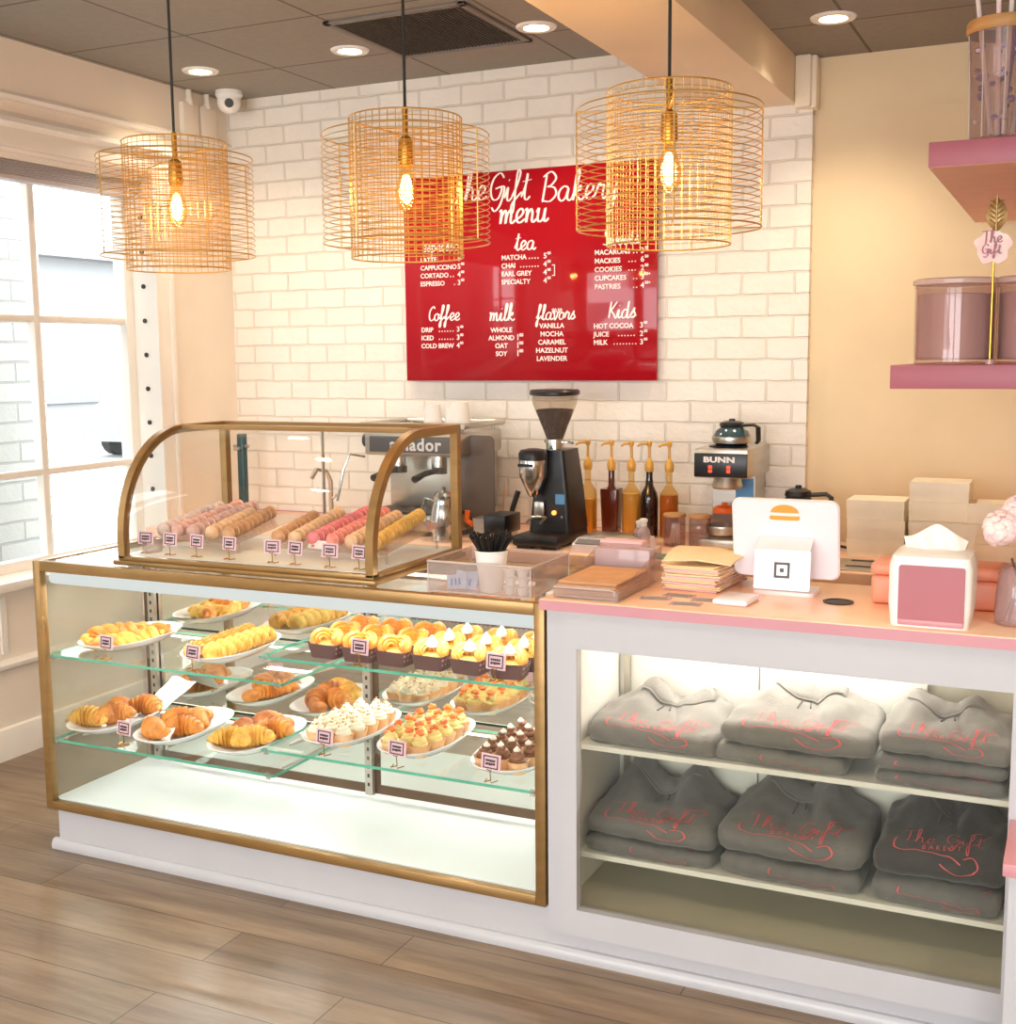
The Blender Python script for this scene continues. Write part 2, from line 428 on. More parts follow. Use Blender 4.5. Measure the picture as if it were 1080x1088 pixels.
GL('jar_glass', '#efe4e2', .8, .03, .05)
GL('hopper_glass', '#e6ded4', .8, .04, .08, '#e8ddd0')
GL('frosted', '#f0e2e4', .6, .1, .35, '#efdfe2')
GL('vase_glass', '#f2e6e6', .9, .03, .16, '#f0e2e4')
GL('bottle_clear', '#f7e6c0', .7, .03, .08, '#e7b763')
GL('window_glass', '#fbfdfd', .35)

def dots_mat():
    m, nt, out = newmat('polka_paper')
    b = N(nt, 'ShaderNodeBsdfPrincipled'); b.inputs['Roughness'].default_value = .7
    tc = N(nt, 'ShaderNodeTexCoord'); vo = N(nt, 'ShaderNodeTexVoronoi'); vo.inputs['Scale'].default_value = 62; vo.inputs['Randomness'].default_value = .15
    nt.links.new(tc.outputs['Object'], vo.inputs['Vector'])
    cr = N(nt, 'ShaderNodeValToRGB'); cr.color_ramp.elements[0].position = .22; cr.color_ramp.elements[1].position = .3
    cr.color_ramp.elements[0].color = lin('#b98f8c'); cr.color_ramp.elements[1].color = lin('#6a4a45')
    nt.links.new(vo.outputs['Distance'], cr.inputs[0]); nt.links.new(cr.outputs[0], b.inputs['Base Color']); nt.links.new(b.outputs[0], out.inputs[0])
dots_mat()
tile_mat('brick', '#f5efe6', '#f2eadf', '#e9e0d3', .215, .088, .0055, .5, .55, rot=(-PI/2, 0, 0), bump=.75, noise=.03, dist=.012, smooth=.4, nb=.012, nbs=35)
tile_mat('brick_out', '#9a9e9c', '#969a98', '#878b89', .32, .1, .008, .5, .8, rot=(-PI/2, 0, 0), bump=.6, noise=.03, dist=.012, smooth=.4, nb=.01)
tile_mat('brick_out_side', '#a2a3a1', '#9d9e9c', '#8b8d8b', .32, .1, .008, .5, .8, rot=(-PI/2, PI/2, 0), bump=.6, noise=.03, dist=.012, smooth=.4, nb=.01)
tile_mat('floor_planks', '#a58d72', '#8e7862', '#5c4d3d', 1.22, .178, .0018, .37, .30, bump=.25, grain=(1.6, 15, 6), noise=.29, dist=.004, freq=2, nbs=60, loc=(.4, .06, 0))
tile_mat('ceiling_tile', '#99958d', '#96918a', '#68635c', .61, .61, .006, 0, .9, bump=.2, grain=(30, 30, 30), noise=.05, dist=.004, loc=(3.25, -3.95, 0), nbs=120)

# ------------------------------------------------------------------ the room
XL, YB, XR, YF = -3.89, 5.02, 2.4, -2.6
CZ, CZR = 2.86, 2.765
BX0, BX1, BZ = -1.46, -1.085, 2.584          # ceiling beam
struct(MB().box(XL-.3, XR, YF, YB+.2, -.06, 0).build('floor', 'floor_planks'), 'grey brown wood plank floor')
struct(MB().box(XL-.2, BX0, YF, YB+.1, CZ, CZ+.06).build('ceiling', 'ceiling_tile'), 'dark grey tiled ceiling left of the beam')
struct(MB().box(BX1, XR, YF, YB+.1, CZR, CZR+.06).build('ceiling_right', 'ceiling_tile'), 'dark grey tiled ceiling right of the beam')
struct(MB().box(BX0, BX1, YF, YB, BZ, CZ+.06, .004).build('ceiling_beam', 'beam_paint'), 'cream painted ceiling beam')
struct(MB().box(XL-.2, -1.02, YB, YB+.2, 0, CZ+.06).build('wall_back', 'brick'), 'white painted brick wall')
m = MB().box(-1.02, XR, YB+.04, YB+.2, 0, 2.545).box(-1.02, XR, YB+.052, YB+.2, 2.545, CZ)
struct(m.build('wall_back_plain', 'cream_wall'), 'plain cream wall right of the brick')
# little pipe box at the top end of the brick
struct(MB().box(-1.085, -1.02, YB-.05, YB+.01, BZ-.02, CZR, .01).box(-1.05, -1.0, YB-.03, YB+.05, 2.56, CZR, .012).build('trim_3', 'beam_paint'))
struct(MB().box(.32, .44, 3.35, YB+.05, 0, CZR).build('wall_right', 'cream_wall'))
struct(MB().box(XR, XR+.15, YF, YB+.2, 0, CZ).build('wall_right_outer', 'cream_wall'))
# left wall with window opening
WY0, WY1, WZ0, WZ1 = 1.35, 4.44, .72, 2.44
m = MB().box(XL-.22, XL, YF, WY0, 0, CZ+.05).box(XL-.22, XL, WY1, YB, 0, CZ+.05).box(XL-.22, XL, WY0, WY1, 0, WZ0).box(XL-.22, XL, WY0, WY1, WZ1, CZ+.05)
struct(m.build('wall_left', 'left_wall'), 'pale cream wall with the window')
# front wall: shop front openings behind the viewer
m = MB()
for a, b in ((XL-.2, -3.5), (-2.0, -1.7), (-.2, .1), (1.9, XR)): m.box(a, b, YF-.2, YF, 0, CZ)
for a, b in ((-3.5, -2.0), (-1.7, -.2), (.1, 1.9)): m.box(a, b, YF-.2, YF, 0, .4).box(a, b, YF-.2, YF, 2.5, CZ)
struct(m.build('wall_front', 'left_wall'))
# trims on the left wall
m = MB()
m.prism([(XL, 2.655), (XL+.018, 2.655), (XL+.03, 2.64), (XL+.02, 2.625), (XL, 2.62)], YF, YB)
m.prism([(XL, 2.575), (XL+.02, 2.575), (XL+.05, 2.55), (XL+.055, 2.53), (XL+.035, 2.515), (XL, 2.51)], WY0-.12, WY1+.12)
struct(m.build('trim_1', 'white_trim'))
m = MB().prism([(XL, 0), (XL+.022, 0), (XL+.022, .1), (XL+.014, .125), (XL, .13)], YF, YB)
struct(m.build('baseboard_left', 'white_trim'))
m = MB().prism([(XL, .36), (XL+.012, .362), (XL+.028, .375), (XL+.03, .39), (XL+.016, .4), (XL, .405)], YF, YB)
for y0, y1 in ((1.45, 2.3), (2.45, 3.3), (3.45, 4.3)):   # raised panels below the window
    m.box(XL, XL+.008, y0, y0+.03, .43, .66).box(XL, XL+.008, y1-.03, y1, .43, .66)
struct(m.build('trim_2', 'white_trim'))
# window: casing, jambs, sashes, muntins, stool, panes
w = thing('window_1', 'white multi-pane window', 'window', (XL, 2.9, WZ0)); del w['category']; struct(w)
m = MB()
m.box(XL, XL+.022, WY1, WY1+.105, .5, 2.52, .006).box(XL+.02, XL+.034, WY1+.075, WY1+.105, .5, 2.52, .005)
m.box(XL, XL+.022, WY0-.105, WY0, .5, 2.52, .006).box(XL, XL+.024, WY0-.1, WY1+.1, WZ1, 2.515, .006)
m.build('casing', 'white_trim', w)
m = MB().box(XL-.18, XL+.03, WY1-.015, WY1, WZ0, WZ1).box(XL-.18, XL+.03, WY0, WY0+.015, WZ0, WZ1).box(XL-.18, XL, WY0, WY1, WZ1-.015, WZ1)
m.build('jamb', 'white_trim', w)
m = MB().box(XL-.2, XL+.06, WY0-.12, WY1+.12, WZ0-.03, WZ0+.006, .003)
m.build('window_stool', 'white_trim', w)
GX = XL-.14
m = MB()
ys = [4.425, 3.85, 3.27, 2.69, 2.11, 1.53]
m.box(GX-.03, GX+.03, 4.375, 4.43, WZ0, WZ1).box(GX-.03, GX+.03, WY0, 1.42, WZ0, WZ1).box(GX-.03, GX+.03, WY0, WY1, WZ0, WZ0+.05).box(GX-.03, GX+.03, WY0, WY1, 2.38, WZ1)
for y in ys[1:]: m.box(GX-.022, GX+.022, y-.018, y+.018, WZ0, WZ1, .006)
for z in (1.13, 1.778): m.box(GX-.02, GX+.02, WY0, WY1, z-.015, z+.015, .006)
m.build('sash', 'white_trim', w)
MB().box(GX-.003, GX+.003, WY0, WY1, WZ0, WZ1).build('pane', 'window_glass', w)
m = MB()
for k in range(10):
    z = 1.0+.156*k
    m.cyl((XL-.045, WY1-.015, z), (XL-.045, WY1-.021, z), .011, n=10)
m.build('screw', 'dark_metal', w)
# raised blind under the window head
b = thing('window_blind', 'raised silver grey blind bunched under the window head', 'blind', (XL-.05, 2.9, 2.36))
MB().box(XL-.085, XL-.02, WY0+.03, WY1-.03, 2.40, 2.45, .006).build('headrail', 'white_trim', b)
m = MB()
for k in range(6): m.box(XL-.08, XL-.025, WY0+.04, WY1-.04, 2.345+.009*k, 2.351+.009*k, .002)
m.build('slat', 'blind_grey', b)
MB().box(XL-.08, XL-.024, WY0+.04, WY1-.04, 2.322, 2.343, .005).build('bottom_rail', 'blind_grey', b)
# world outside
struct(MB().box(-40, XL-.22, -30, 40, -.3, -.12).build('ground_outside', 'concrete'))
struct(MB().box(XL-1.3, XL-.95, 1.0, at(48, 400, X=XL-.95).y, -.12, 4).build('wall_exterior', ['brick_out_side']), 'white brick pier outside the window')
struct(MB().box(XL-1.6, XL-1.0, at(126, 400, X=XL-1.6).y, 7.4, -.12, 4).build('wall_exterior_far', ['brick_out_side']))
b = thing('far_building', 'pale low building across the street seen through the window', 'building', (-26, 30, -.12))
MB().box(-30, -22, 18, 40, -.12, 4).build('body', 'far_white', b)
MB().box(-22.03, -21.9, 20, 23, .6, 2.4).build('shop_window', 'far_blue', b)
MB().box(-22.05, -21.5, 18, 40, 4, 4.3).build('parapet', 'far_white', b)
c = thing('parked_car', 'grey blue car parked across the street outside the window', 'car', (-15.4, 18.5, -.12))
pr = [(-2.1, .3), (-2.1, .8), (-1.6, .95), (-1.0, 1.4), (.7, 1.42), (1.5, .95), (2.1, .8), (2.1, .3)]
m = MB(); m.loft([[(-15.4+x, 18.5+a, -.12+z) for a, z in pr] for x in (-.8, .8)]); m.build('body', 'far_blue', c)
for sx in (-.7, .7):
    for sy in (-1.3, 1.3): MB().cyl((-15.4+sx-.1, 18.5+sy, .2), (-15.4+sx+.1, 18.5+sy, .2), .32, n=16).build('wheel', 'black_rubber', c)
g = thing('street_sign', 'green street sign outside the window', 'sign', (-14.5, 19.2, -.12))
MB().cyl((-14.5, 20.7, -.12), (-14.5, 20.7, 2.2), .04).build('post', 'steel', g)
MB().box(-14.53, -14.48, 20.3, 21.1, .9, 2.1).build('panel', 'far_green', g)

# ------------------------------------------------------------------ ceiling fittings
def downlight(p, z, label, watt=20):
    r = thing('downlight', label, 'ceiling light', (p.x, p.y, z), 'recessed ceiling downlights')
    m = MB().lathe([(.046, -.002), (.05, -.008), (.075, -.008), (.08, -.002), (.08, 0)], 28, (p.x, p.y, z), cap=False)
    m.build('trim_ring', 'white_plain', r)
    MB().lathe([(.0001, -.004), (.046, -.004)], 20, (p.x, p.y, z), cap=True).build('lens', 'lamp_glow', r)
    L = bpy.data.lights.new('downlight_beam', 'SPOT'); L.energy = watt; L.color = (1, .84, .62); L.spot_size = 2.2; L.spot_blend = .8; L.shadow_soft_size = .05
    o = bpy.data.objects.new('downlight_beam', L); COL.objects.link(o); o.location = (p.x, p.y, z-.02)
for px, py, z, lb in ((213, 75, CZ, 'recessed downlight nearest the window corner'), (372, 53, CZ, 'recessed downlight just left of the square vent'),
                      (570, 28, CZ, 'recessed downlight between the square vent and the beam'), (886, 18, CZR, 'recessed downlight right of the beam')):
    downlight(at(px, py, Z=z), z, lb, 30 if px > 300 else 20)
for x, y, z in ((-3.4, 1.6, CZ), (-2.2, 1.6, CZ), (-.5, 1.4, CZR), (.8, 2.0, CZR), (-2.2, -.4, CZ), (.2, -.6, CZR)):
    L = bpy.data.lights.new('downlight_beam', 'SPOT'); L.energy = 34 if x > -1 else 20; L.color = (1, .86, .68); L.spot_size = 2.2; L.spot_blend = .8; L.shadow_soft_size = .05
    o = bpy.data.objects.new('downlight_beam', L); COL.objects.link(o); o.location = (x, y, z-.02)
v = thing('ceiling_vent', 'square dark grille vent in the ceiling behind the middle pendant', 'vent', (-2.36, 4.33, CZ))
x0, x1, y0, y1 = -2.66, -2.06, 4.03, 4.63
m = MB()
for a in ((x0, x1, y0, y0+.03), (x0, x1, y1-.03, y1), (x0, x0+.03, y0, y1), (x1-.03, x1, y0, y1)): m.box(*a, CZ-.012, CZ, .003)
m.build('frame', 'vent_metal', v)
m = MB().box(x0+.03, x1-.03, y0+.03, y1-.03, CZ-.004, CZ-.001)
for k in range(34): m.box(x0+.03+.0165*k, x0+.036+.0165*k, y0+.03, y1-.03, CZ-.009, CZ-.003)
m.build('grille', 'vent_dark', v)
p = at(243, 97, Z=CZ)
c = thing('security_camera', 'small white dome security camera in the ceiling corner', 'camera', (p.x, p.y, CZ-.12))
MB().lathe([(.062, 0), (.064, -.02), (.055, -.035)], 28, (p.x, p.y, CZ)).build('base', 'white_plain', c)
d = (Vector((0, 0, 1.3))-Vector((p.x, p.y, CZ))).normalized()
MB().ell((p.x, p.y, CZ-.05), (.055, .055, .055), 24, 14).build('dome', 'white_plain', c)
q = Vector((p.x, p.y, CZ-.05))+d*.045
MB().cyl(q, q+d*.014, .022, .02, 20).build('lens', 'black_plastic', c)
for k, (px, lb) in enumerate(((198, 'left'), (218, 'right'))):
    y = 4.72+.13*k
    j = thing('junction_box', 'white wall box with a short conduit to the ceiling, %s of the two' % lb, 'electrical box', (XL, y, 2.64))
    MB().box(XL, XL+.03, y-.058, y+.058, 2.645, 2.80, .008).build('body', 'left_wall', j)
    MB().cyl((XL+.018, y, 2.80), (XL+.018, y, CZ), .014, n=12).cyl((XL+.018, y, 2.79), (XL+.018, y, 2.815), .021, n=12).build('conduit', 'left_wall', j)

# ------------------------------------------------------------------ wire pendant lamps
def pendant():
    r = thing('pendant_lamp', 'x', 'pendant lamp', (0, 0, 0), 'wire drum pendant lamps')
    z0, z1, R, RO = 1.875, 2.25, .155, .230
    a0, a1 = 1.915, 2.205
    m = MB()
    for k in range(23):
        z = z0+(z1-z0)*k/22
        m.tube([(R*math.cos(2*PI*j/40), R*math.sin(2*PI*j/40), z) for j in range(40)], .0012 if 0 < k < 22 else .0022, 4, True)
    for j in range(44):
        a = 2*PI*j/44; m.tube([(R*math.cos(a), R*math.sin(a), z0), (R*math.cos(a), R*math.sin(a), z1)], .0012, 4)
    m.build('inner_shade', 'gold_wire', r)
    m = MB()
    for k in range(19):
        z = a0+(a1-a0)*k/18
        m.tube([(RO*math.cos(2*PI*j/48), RO*math.sin(2*PI*j/48), z) for j in range(48)], .0013 if 0 < k < 18 else .002, 4, True)
    for j in range(4):
        a = PI/4+PI/2*j+.2; m.tube([(RO*math.cos(a), RO*math.sin(a), a0), (RO*math.cos(a), RO*math.sin(a), a1)], .002, 5)
    m.build('outer_shade', 'gold_wire', r)
    for j in range(4):
        a = PI/4+PI/2*j+.2
        MB().tube([(.018*math.cos(a), .018*math.sin(a), a1), (RO*math.cos(a), RO*math.sin(a), a1)], .0022, 5).build('spoke', 'gold_wire', r)
        MB().tube([(R*math.cos(a), R*math.sin(a), a0), (RO*math.cos(a), RO*math.sin(a), a0)], .0022, 5).build('spoke', 'gold_wire', r)
    MB().cyl((0, 0, 2.27), (0, 0, CZ-.02), .0042, n=8).build('cord', 'black_rubber', r)
    MB().lathe([(.06, -.001), (.055, -.02), (.02, -.03)], 24, (0, 0, CZ)).build('ceiling_canopy', 'brass', r)
    MB().lathe([(.004, .14), (.008, .135), (.008, .06), (.02, .05), (.022, -.01), (.019, -.02)], 20, (0, 0, 2.145)).build('socket', 'brass', r)
    bl = MB().lathe([(.014, .0), (.016, -.02), (.026, -.05), (.031, -.075), (.028, -.1), (.016, -.122), (.0005, -.13)], 20, (0, 0, 2.128)).build('bulb', 'clear_bulb', r)
    m = MB().ell((0, 0, 2.062), (.0155, .0155, .042), 14, 10)  # solid core swollen to stand in for the glow round the filament
    m.build('filament_glow', 'filament_glow', bl, world=False)
    return r
pn = pendant()
for i, (px, py, rz, lb) in enumerate(((187, 195, .1, 'gold wire drum pendant in front of the window corner'), (432, 200, .5, 'gold wire drum pendant overlapping the left edge of the red menu'),
                                      (711, 180, .95, 'gold wire drum pendant overlapping the right edge of the red menu'))):
    q = at(px, py, Y=3.0)
    o = pn if i == 0 else dup(pn, (q.x, 3.0, 0))
    o.location = (q.x, 3.0, 0); o.rotation_euler = (0, 0, rz); o['label'] = lb
    L = bpy.data.lights.new('pendant_bulb_light', 'POINT'); L.energy = 9; L.color = (1, .62, .25); L.shadow_soft_size = .03
    l = bpy.data.objects.new('pendant_bulb_light', L); COL.objects.link(l); l.location = (q.x, 3.0, 2.06)
# ------------------------------------------------------------------ red menu board
SX0, SX1, SZ0, SZ1, SY = -2.874, -1.649, 1.493, 2.415, 4.985
sg = thing('menu_board', 'glossy red acrylic menu board on the white brick wall', 'sign', (-2.26, YB, SZ0))
MB().box(SX0, SX1, SY, SY+.012, SZ0, SZ1, .002).build('panel', 'red_sign', sg)
for x in (SX0+.06, SX1-.06):
    for z in (SZ0+.06, SZ1-.06): MB().cyl((x, SY+.01, z), (x, YB-.001, z), .012, n=12).build('standoff', 'steel', sg)
TY = SY-.001
def sign_script(name, txt, pxl, pyb, size, w=.06, slope=0):
    q = at(pxl, pyb, Y=TY); m = MB()
    script_to(m, txt, lambda a, b: (q.x+(a+.12*b)*size, TY-.0008, q.z+b*size+slope*a*size), w)
    for i, v in enumerate(m.v): v.y -= .0000015*(i//2)
    m.build(name, 'sign_white', sg, smooth=0)
def sign_text(m, txt, x, z, size, align='LEFT', space=1.0):
    vs, fs = text_geo(txt, size, align, .0006, space, .0006)
    m.add([(x+p.x, TY-p.z, z+p.y) for p in vs], fs)
for _n, _t, _px in (('title_the', 'The', 478), ('title_gift', 'Gift', 518), ('title_bakery', 'Bakery', 575)):
    sign_script(_n, _t, _px, 215, .118, .036)
sign_script('subtitle_lettering', 'menu', 530, 238, .112, .045)
def price_rows(name, rows, pxl, pxr, py0, dpy, size=.0295, plus=()):
    m = MB()
    for k, (t, pr) in enumerate(rows):
        q = at(pxl, py0+dpy*k, Y=TY); e = at(pxr, py0+dpy*k, Y=TY)
        sign_text(m, t, q.x, q.z, size)
        wn = len(t)*size*.70
        if pr:
            whole, cents = pr.split('.')
            sign_text(m, whole, e.x-.03, q.z, size*1.1, 'RIGHT'); sign_text(m, cents, e.x-.028, q.z+.016, size*.55)
            x = q.x+wn+.01
            while x < e.x-.062:
                m.box(x, x+.005, TY-.0006, TY+.0006, q.z, q.z+.005); x += .014
    m.build(name, 'sign_white', sg, smooth=0)
sign_script('espresso_heading', 'espresso', 449, 268, .055, .05)
price_rows('espresso_prices', [('LATTE', '5.00'), ('CAPPUCCINO', '5.00'), ('CORTADO', '4.00'), ('ESPRESSO', '3.00')], 447, 496, 279, 8.4)
sign_script('tea_heading', 'tea', 547, 266, .075, .05)
price_rows('tea_prices', [('MATCHA', '5.00'), ('CHAI', '4.50'), ('EARL GREY', '4.00'), ('SPECIALTY', '4.50')], 533, 588, 276.5, 8.6)
m = MB(); q = at(589, 281, Y=TY); q2 = at(589, 293, Y=TY)
m.box(q.x, q.x+.004, TY-.0006, TY+.0006, q2.z, q.z).box(q.x-.01, q.x, TY-.0006, TY+.0006, q.z-.004, q.z).box(q.x-.01, q.x, TY-.0006, TY+.0006, q2.z, q2.z+.004); m.build('bracket', 'sign_white', sg, smooth=0)
sign_script('sweets_heading', 'Sweets', 640, 261, .062, .05)
price_rows('sweets_prices', [('MACARONS', '3.25'), ('MACKIES', '6.50'), ('COOKIES', '2.00'), ('CUPCAKES', '3.50+'), ('PASTRIES', '4.50+')], 632, 692, 271, 9.1)
sign_script('coffee_heading', 'Coffee', 455, 341, .064, .05)
price_rows('coffee_prices', [('DRIP', '3.00'), ('ICED', '3.50'), ('COLD BREW', '4.00')], 448, 495, 353, 8.5)
sign_script('milk_heading', 'milk', 520, 341, .07, .05)
m = MB()
for k, (t, pr) in enumerate((('WHOLE', ''), ('ALMOND', '1.00'), ('OAT', '1.00'), ('SOY', '1.00'))):
    q = at(533, 353+8.4*k, Y=TY); sign_text(m, t, q.x, q.z, .030, 'CENTER')
    if pr:
        e = at(548.5, 353+8.4*k, Y=TY); sign_text(m, '1', e.x, e.z, .038); sign_text(m, '00', e.x+.016, e.z+.016, .02)
m.build('milk_prices', 'sign_white', sg, smooth=0)
sign_script('flavors_heading', 'flavors', 570, 340, .062, .05)
m = MB(); q = at(592, 331.5, Y=TY); sign_text(m, '$0.50', q.x, q.z, .022, 'CENTER')
for k, t in enumerate(('VANILLA', 'MOCHA', 'CARAMEL', 'HAZELNUT', 'LAVENDER')):
    q = at(586.5, 348.5+8.7*k, Y=TY); sign_text(m, t, q.x, q.z, .030, 'CENTER')
m.build('flavors_list', 'sign_white', sg, smooth=0)
sign_script('kids_heading', 'Kids', 646, 338, .07, .05)
price_rows('kids_prices', [('HOT COCOA', '3.00'), ('JUICE', '2.50'), ('MILK', '3.00')], 631, 691, 349, 8.7)

# ------------------------------------------------------------------ bakery case
CX0, CX1, CY0, CY1, CB, CT = -3.03, -1.237, 2.83, 3.40, .139, .965
pl = thing('counter_plinth', 'long white plinth with rounded base molding under the case and cabinet', 'plinth', (-1.4, 2.86, 0))
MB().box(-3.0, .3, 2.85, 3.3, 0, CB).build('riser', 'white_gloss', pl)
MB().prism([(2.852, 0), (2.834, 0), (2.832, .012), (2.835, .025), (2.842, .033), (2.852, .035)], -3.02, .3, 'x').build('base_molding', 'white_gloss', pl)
cs = thing('bakery_display_case', 'bronze framed glass bakery case with lit shelves of pastries', 'display case', (-2.13, 3.1, CB))
t = .03
m = MB()
for x0 in (CX0, CX1-t): m.box(x0, x0+t, CY0, CY0+.025, CB, CT, .002)
m.box(CX0+t, CX1-t, CY0, CY0+.025, CT-.033, CT, .002).box(CX0+t, CX1-t, CY0, CY0+.025, CB, CB+.028, .002)
for x0 in (CX0, CX1-t):
    m.box(x0, x0+t, CY0+.025, CY1, CT-.02, CT).box(x0, x0+t, CY0+.025, CY1, CB, CB+.03).box(x0, x0+t, CY1-.03, CY1, CB+.03, CT-.02)
m.box(CX0+t, CX1-t, CY1-.035, CY1, CT-.02, CT).box(CX0+t, CX1-t, CY1-.03, CY1, CB, CB+.03)
m.build('frame', 'bronze', cs)
MB().box(CX0+t, CX1-t, CY0+.025, CY1-.035, CT-.012, CT-.003).build('top_glass', 'glass', cs)
MB().box(CX0+t, CX1-t, CY0+.012, CY0+.018, CB+.028, CT-.033).build('front_glass', 'glass', cs)
MB().box(CX0+.006, CX0+.012, CY0+.025, 3.3, CB+.03, CT-.02).build('side_glass', 'glass_side', cs)
MB().box(CX1-.012, CX1-.006, CY0+.025, 3.4, CB+.03, CT-.02).build('end_panel', 'white_plain', cs)
MB().box(CX0+.014, CX1-.013, CY0+.026, CY1-.03, CB+.006, .17).build('floor_panel', 'case_floor', cs)
m = MB().cyl((CX0+.04, 2.878, .907), (CX1-.035, 2.878, .907), .021, n=20)
m.build('light_tube', 'tube_light', cs)
MB().box(CX0+.035, CX1-.03, 2.857, 2.893, .929, .934).build('light_fitting', 'white_plain', cs)
MB().box(CX0+.06, -1.46, 3.262, 3.276, .922, .93).build('led_fill_strip', 'led_fill_strip', cs)  # added strip, hidden at the rear to brighten the case
MY = 3.31
for k, (x0, x1) in enumerate(((CX0+.02, -2.06), (-2.07, -1.45))):
    f = MB(); y = MY if k == 0 else MY+.004
    for a in ((x0, x1, .17, .2), (x0, x1, .9, .93), (x0, x0+.028, .2, .9), (x1-.028, x1, .2, .9)): f.box(a[0], a[1], y, y+.016, a[2], a[3])
    d = f.build('sliding_door', 'bronze_dark', cs)
    MB().box(x0+.026, x1-.026, y+.003, y+.008, .198, .902).build('mirror', 'mirror', d)
MB().box(-1.46, CX1-.013, MY+.02, MY+.03, .17, .93).build('rear_panel', 'white_plain', cs)
for x in (-2.965, -2.073):
    m = MB().box(x-.014, x+.014, MY-.018, MY-.002, .17, .92)
    for k in range(24): m.mat(1).box(x-.004, x+.004, MY-.019, MY-.0175, .2+.03*k, .212+.03*k); m.k = 0
    m.build('shelf_standard', ['steel', 'dark_metal'], cs)
def glass_shelf(x0, x1, z, th=.008):
    m = MB(); y0, y1 = 2.852, 3.285
    m.k = 0; m.add([(x0, y0, z), (x1, y0, z), (x1, y1, z), (x0, y1, z)], [(0, 1, 2, 3)])
    m.k = 1
    m.box(x0, x1, y0, y0+.002, z-th, z).box(x0, x1, y1-.002, y1, z-th, z).box(x0, x0+.002, y0, y1, z-th, z).box(x1-.002, x1, y0, y1, z-th, z)
    s = m.build('glass_shelf', ['shelf_glass', 'shelf_edge'], cs, smooth=0)
    b = MB()
    for x in (x0+.035, x1-.04):
        b.prism([(3.29, z-.01), (2.95, z-.01), (2.95, z-.016), (3.29, z-.045)], x-.003, x+.003, 'x')
    b.build('bracket', 'steel', s)
    MB().box(x0+.04, x1-.045, 3.256, 3.268, z-.013, z-.0085).build('led_fill_strip', 'led_fill_strip', s)  # added strip behind the pastries, extra light for the level below
    c = MB()
    for x in (x0+.02, x1-.02): c.box(x-.006, x+.006, 2.848, 2.862, z-.013, z-.008).box(x-.006, x+.006, 2.846, 2.850, z-.013, z+.006)
    c.build('clip', 'clear_plastic', s)
ZUL, ZUR, ZLL, ZLR = .655, .732, .372, .448
glass_shelf(-3.008, -2.085, ZUL); glass_shelf(-2.165, -1.262, ZUR)
glass_shelf(-3.008, -2.125, ZLL); glass_shelf(-2.17, -1.262, ZLR)

# ---- price cards
def price_card():
    r = thing('price_card', 'x', 'price card', (0, 0, 0))
    m = MB().box(-.031, .031, -.001, .001, .03, .075); m.xf(Matrix.Rotation(-.12, 4, 'X')); m.build('card', 'card_pink', r)
    m = MB(); y0, y1 = -.0022, -.0012
    for a in ((-.024, .024, .067, .070), (-.024, .024, .035, .038), (-.024, -.021, .038, .067), (.021, .024, .038, .067)): m.box(a[0], a[1], y0, y1, a[2], a[3])
    for z in (.057, .048):
        x = -.016
        while x < .014:
            wdt = .003+.004*rnd.random(); m.box(x, x+wdt, y0, y1, z-.0025-.002*rnd.random(), z+.003); x += wdt+.0012
    m.xf(Matrix.Rotation(-.12, 4, 'X')); m.build('lettering', 'ink', r)
    m = MB().tube([(-.018, .012, .001), (-.01, -.012, .001), (0, .004, .002), (.012, -.012, .001), (.018, .012, .001)], .0016, 6)
    m.tube([(0, .004, .002), (0, .001, .03), (-.008, -.004, .034)], .0015, 6).tube([(0, .001, .03), (.008, -.004, .034)], .0015, 6)
    m.build('wire_stand', 'brass', r); return r
PC = price_card(); PCU = [False]
def card(x, y, z, label, s=1, rz=0):
    if not PCU[0]: o = PC; PCU[0] = True; o.location = (x, y, z); o.rotation_euler = (0, 0, rz); o.scale = (s,)*3
    else: o = dup(PC, (x, y, z), rz, scale=s)
    o['label'] = label
for px, pz, Z, lb in ((112, 700, ZUL, 'pink price card before the leftmost upper plate of yellow pastries'), (204, 711, ZUL, 'pink price card before the second upper plate of yellow croissants'),
                      (381, 707, ZUR, 'pink price card in front of the plain buns in polka dot cups'), (520, 727, ZUR, 'pink price card in front of the cream topped buns'),
                      (131, 791, ZLL, 'pink price card in front of the leftmost lower plate of croissants'), (344, 802, ZLR, 'pink price card in front of the white frosted cupcakes'),
                      (421, 815, ZLR, 'pink price card in front of the orange topped cupcakes'), (517, 833, ZLR, 'pink price card in front of the chocolate cupcakes')):
    q = at(px, pz, Z=Z); card(q.x, max(2.874, q.y), Z+.0005, lb, 1, -.12)

# ---- plates
def plate(a, b):
    L = []
    for k, z in ((.55, .004), (.62, .0), (.70, .001), (.9, .018), (1, .030), (1.0, .033), (.965, .032), (.88, .02), (.68, .0075), (.3, .0065)):
        L.append(oval(a*k, b*k, z, 44, 2.5))
    return MB().loft(L)
PA, PB = .112, .200
PLATE = tag(plate(PA, PB).build('oval_plate', 'plate_white'), 'x', 'plate')
puse = [False]
def put_plate(x, y, z, rz, label):
    if not puse[0]: o = PLATE; puse[0] = True
    else: o = PLATE.copy(); COL.objects.link(o)
    o.location = (x, y, z); o.rotation_euler = (0, 0, rz); o['label'] = label; return o

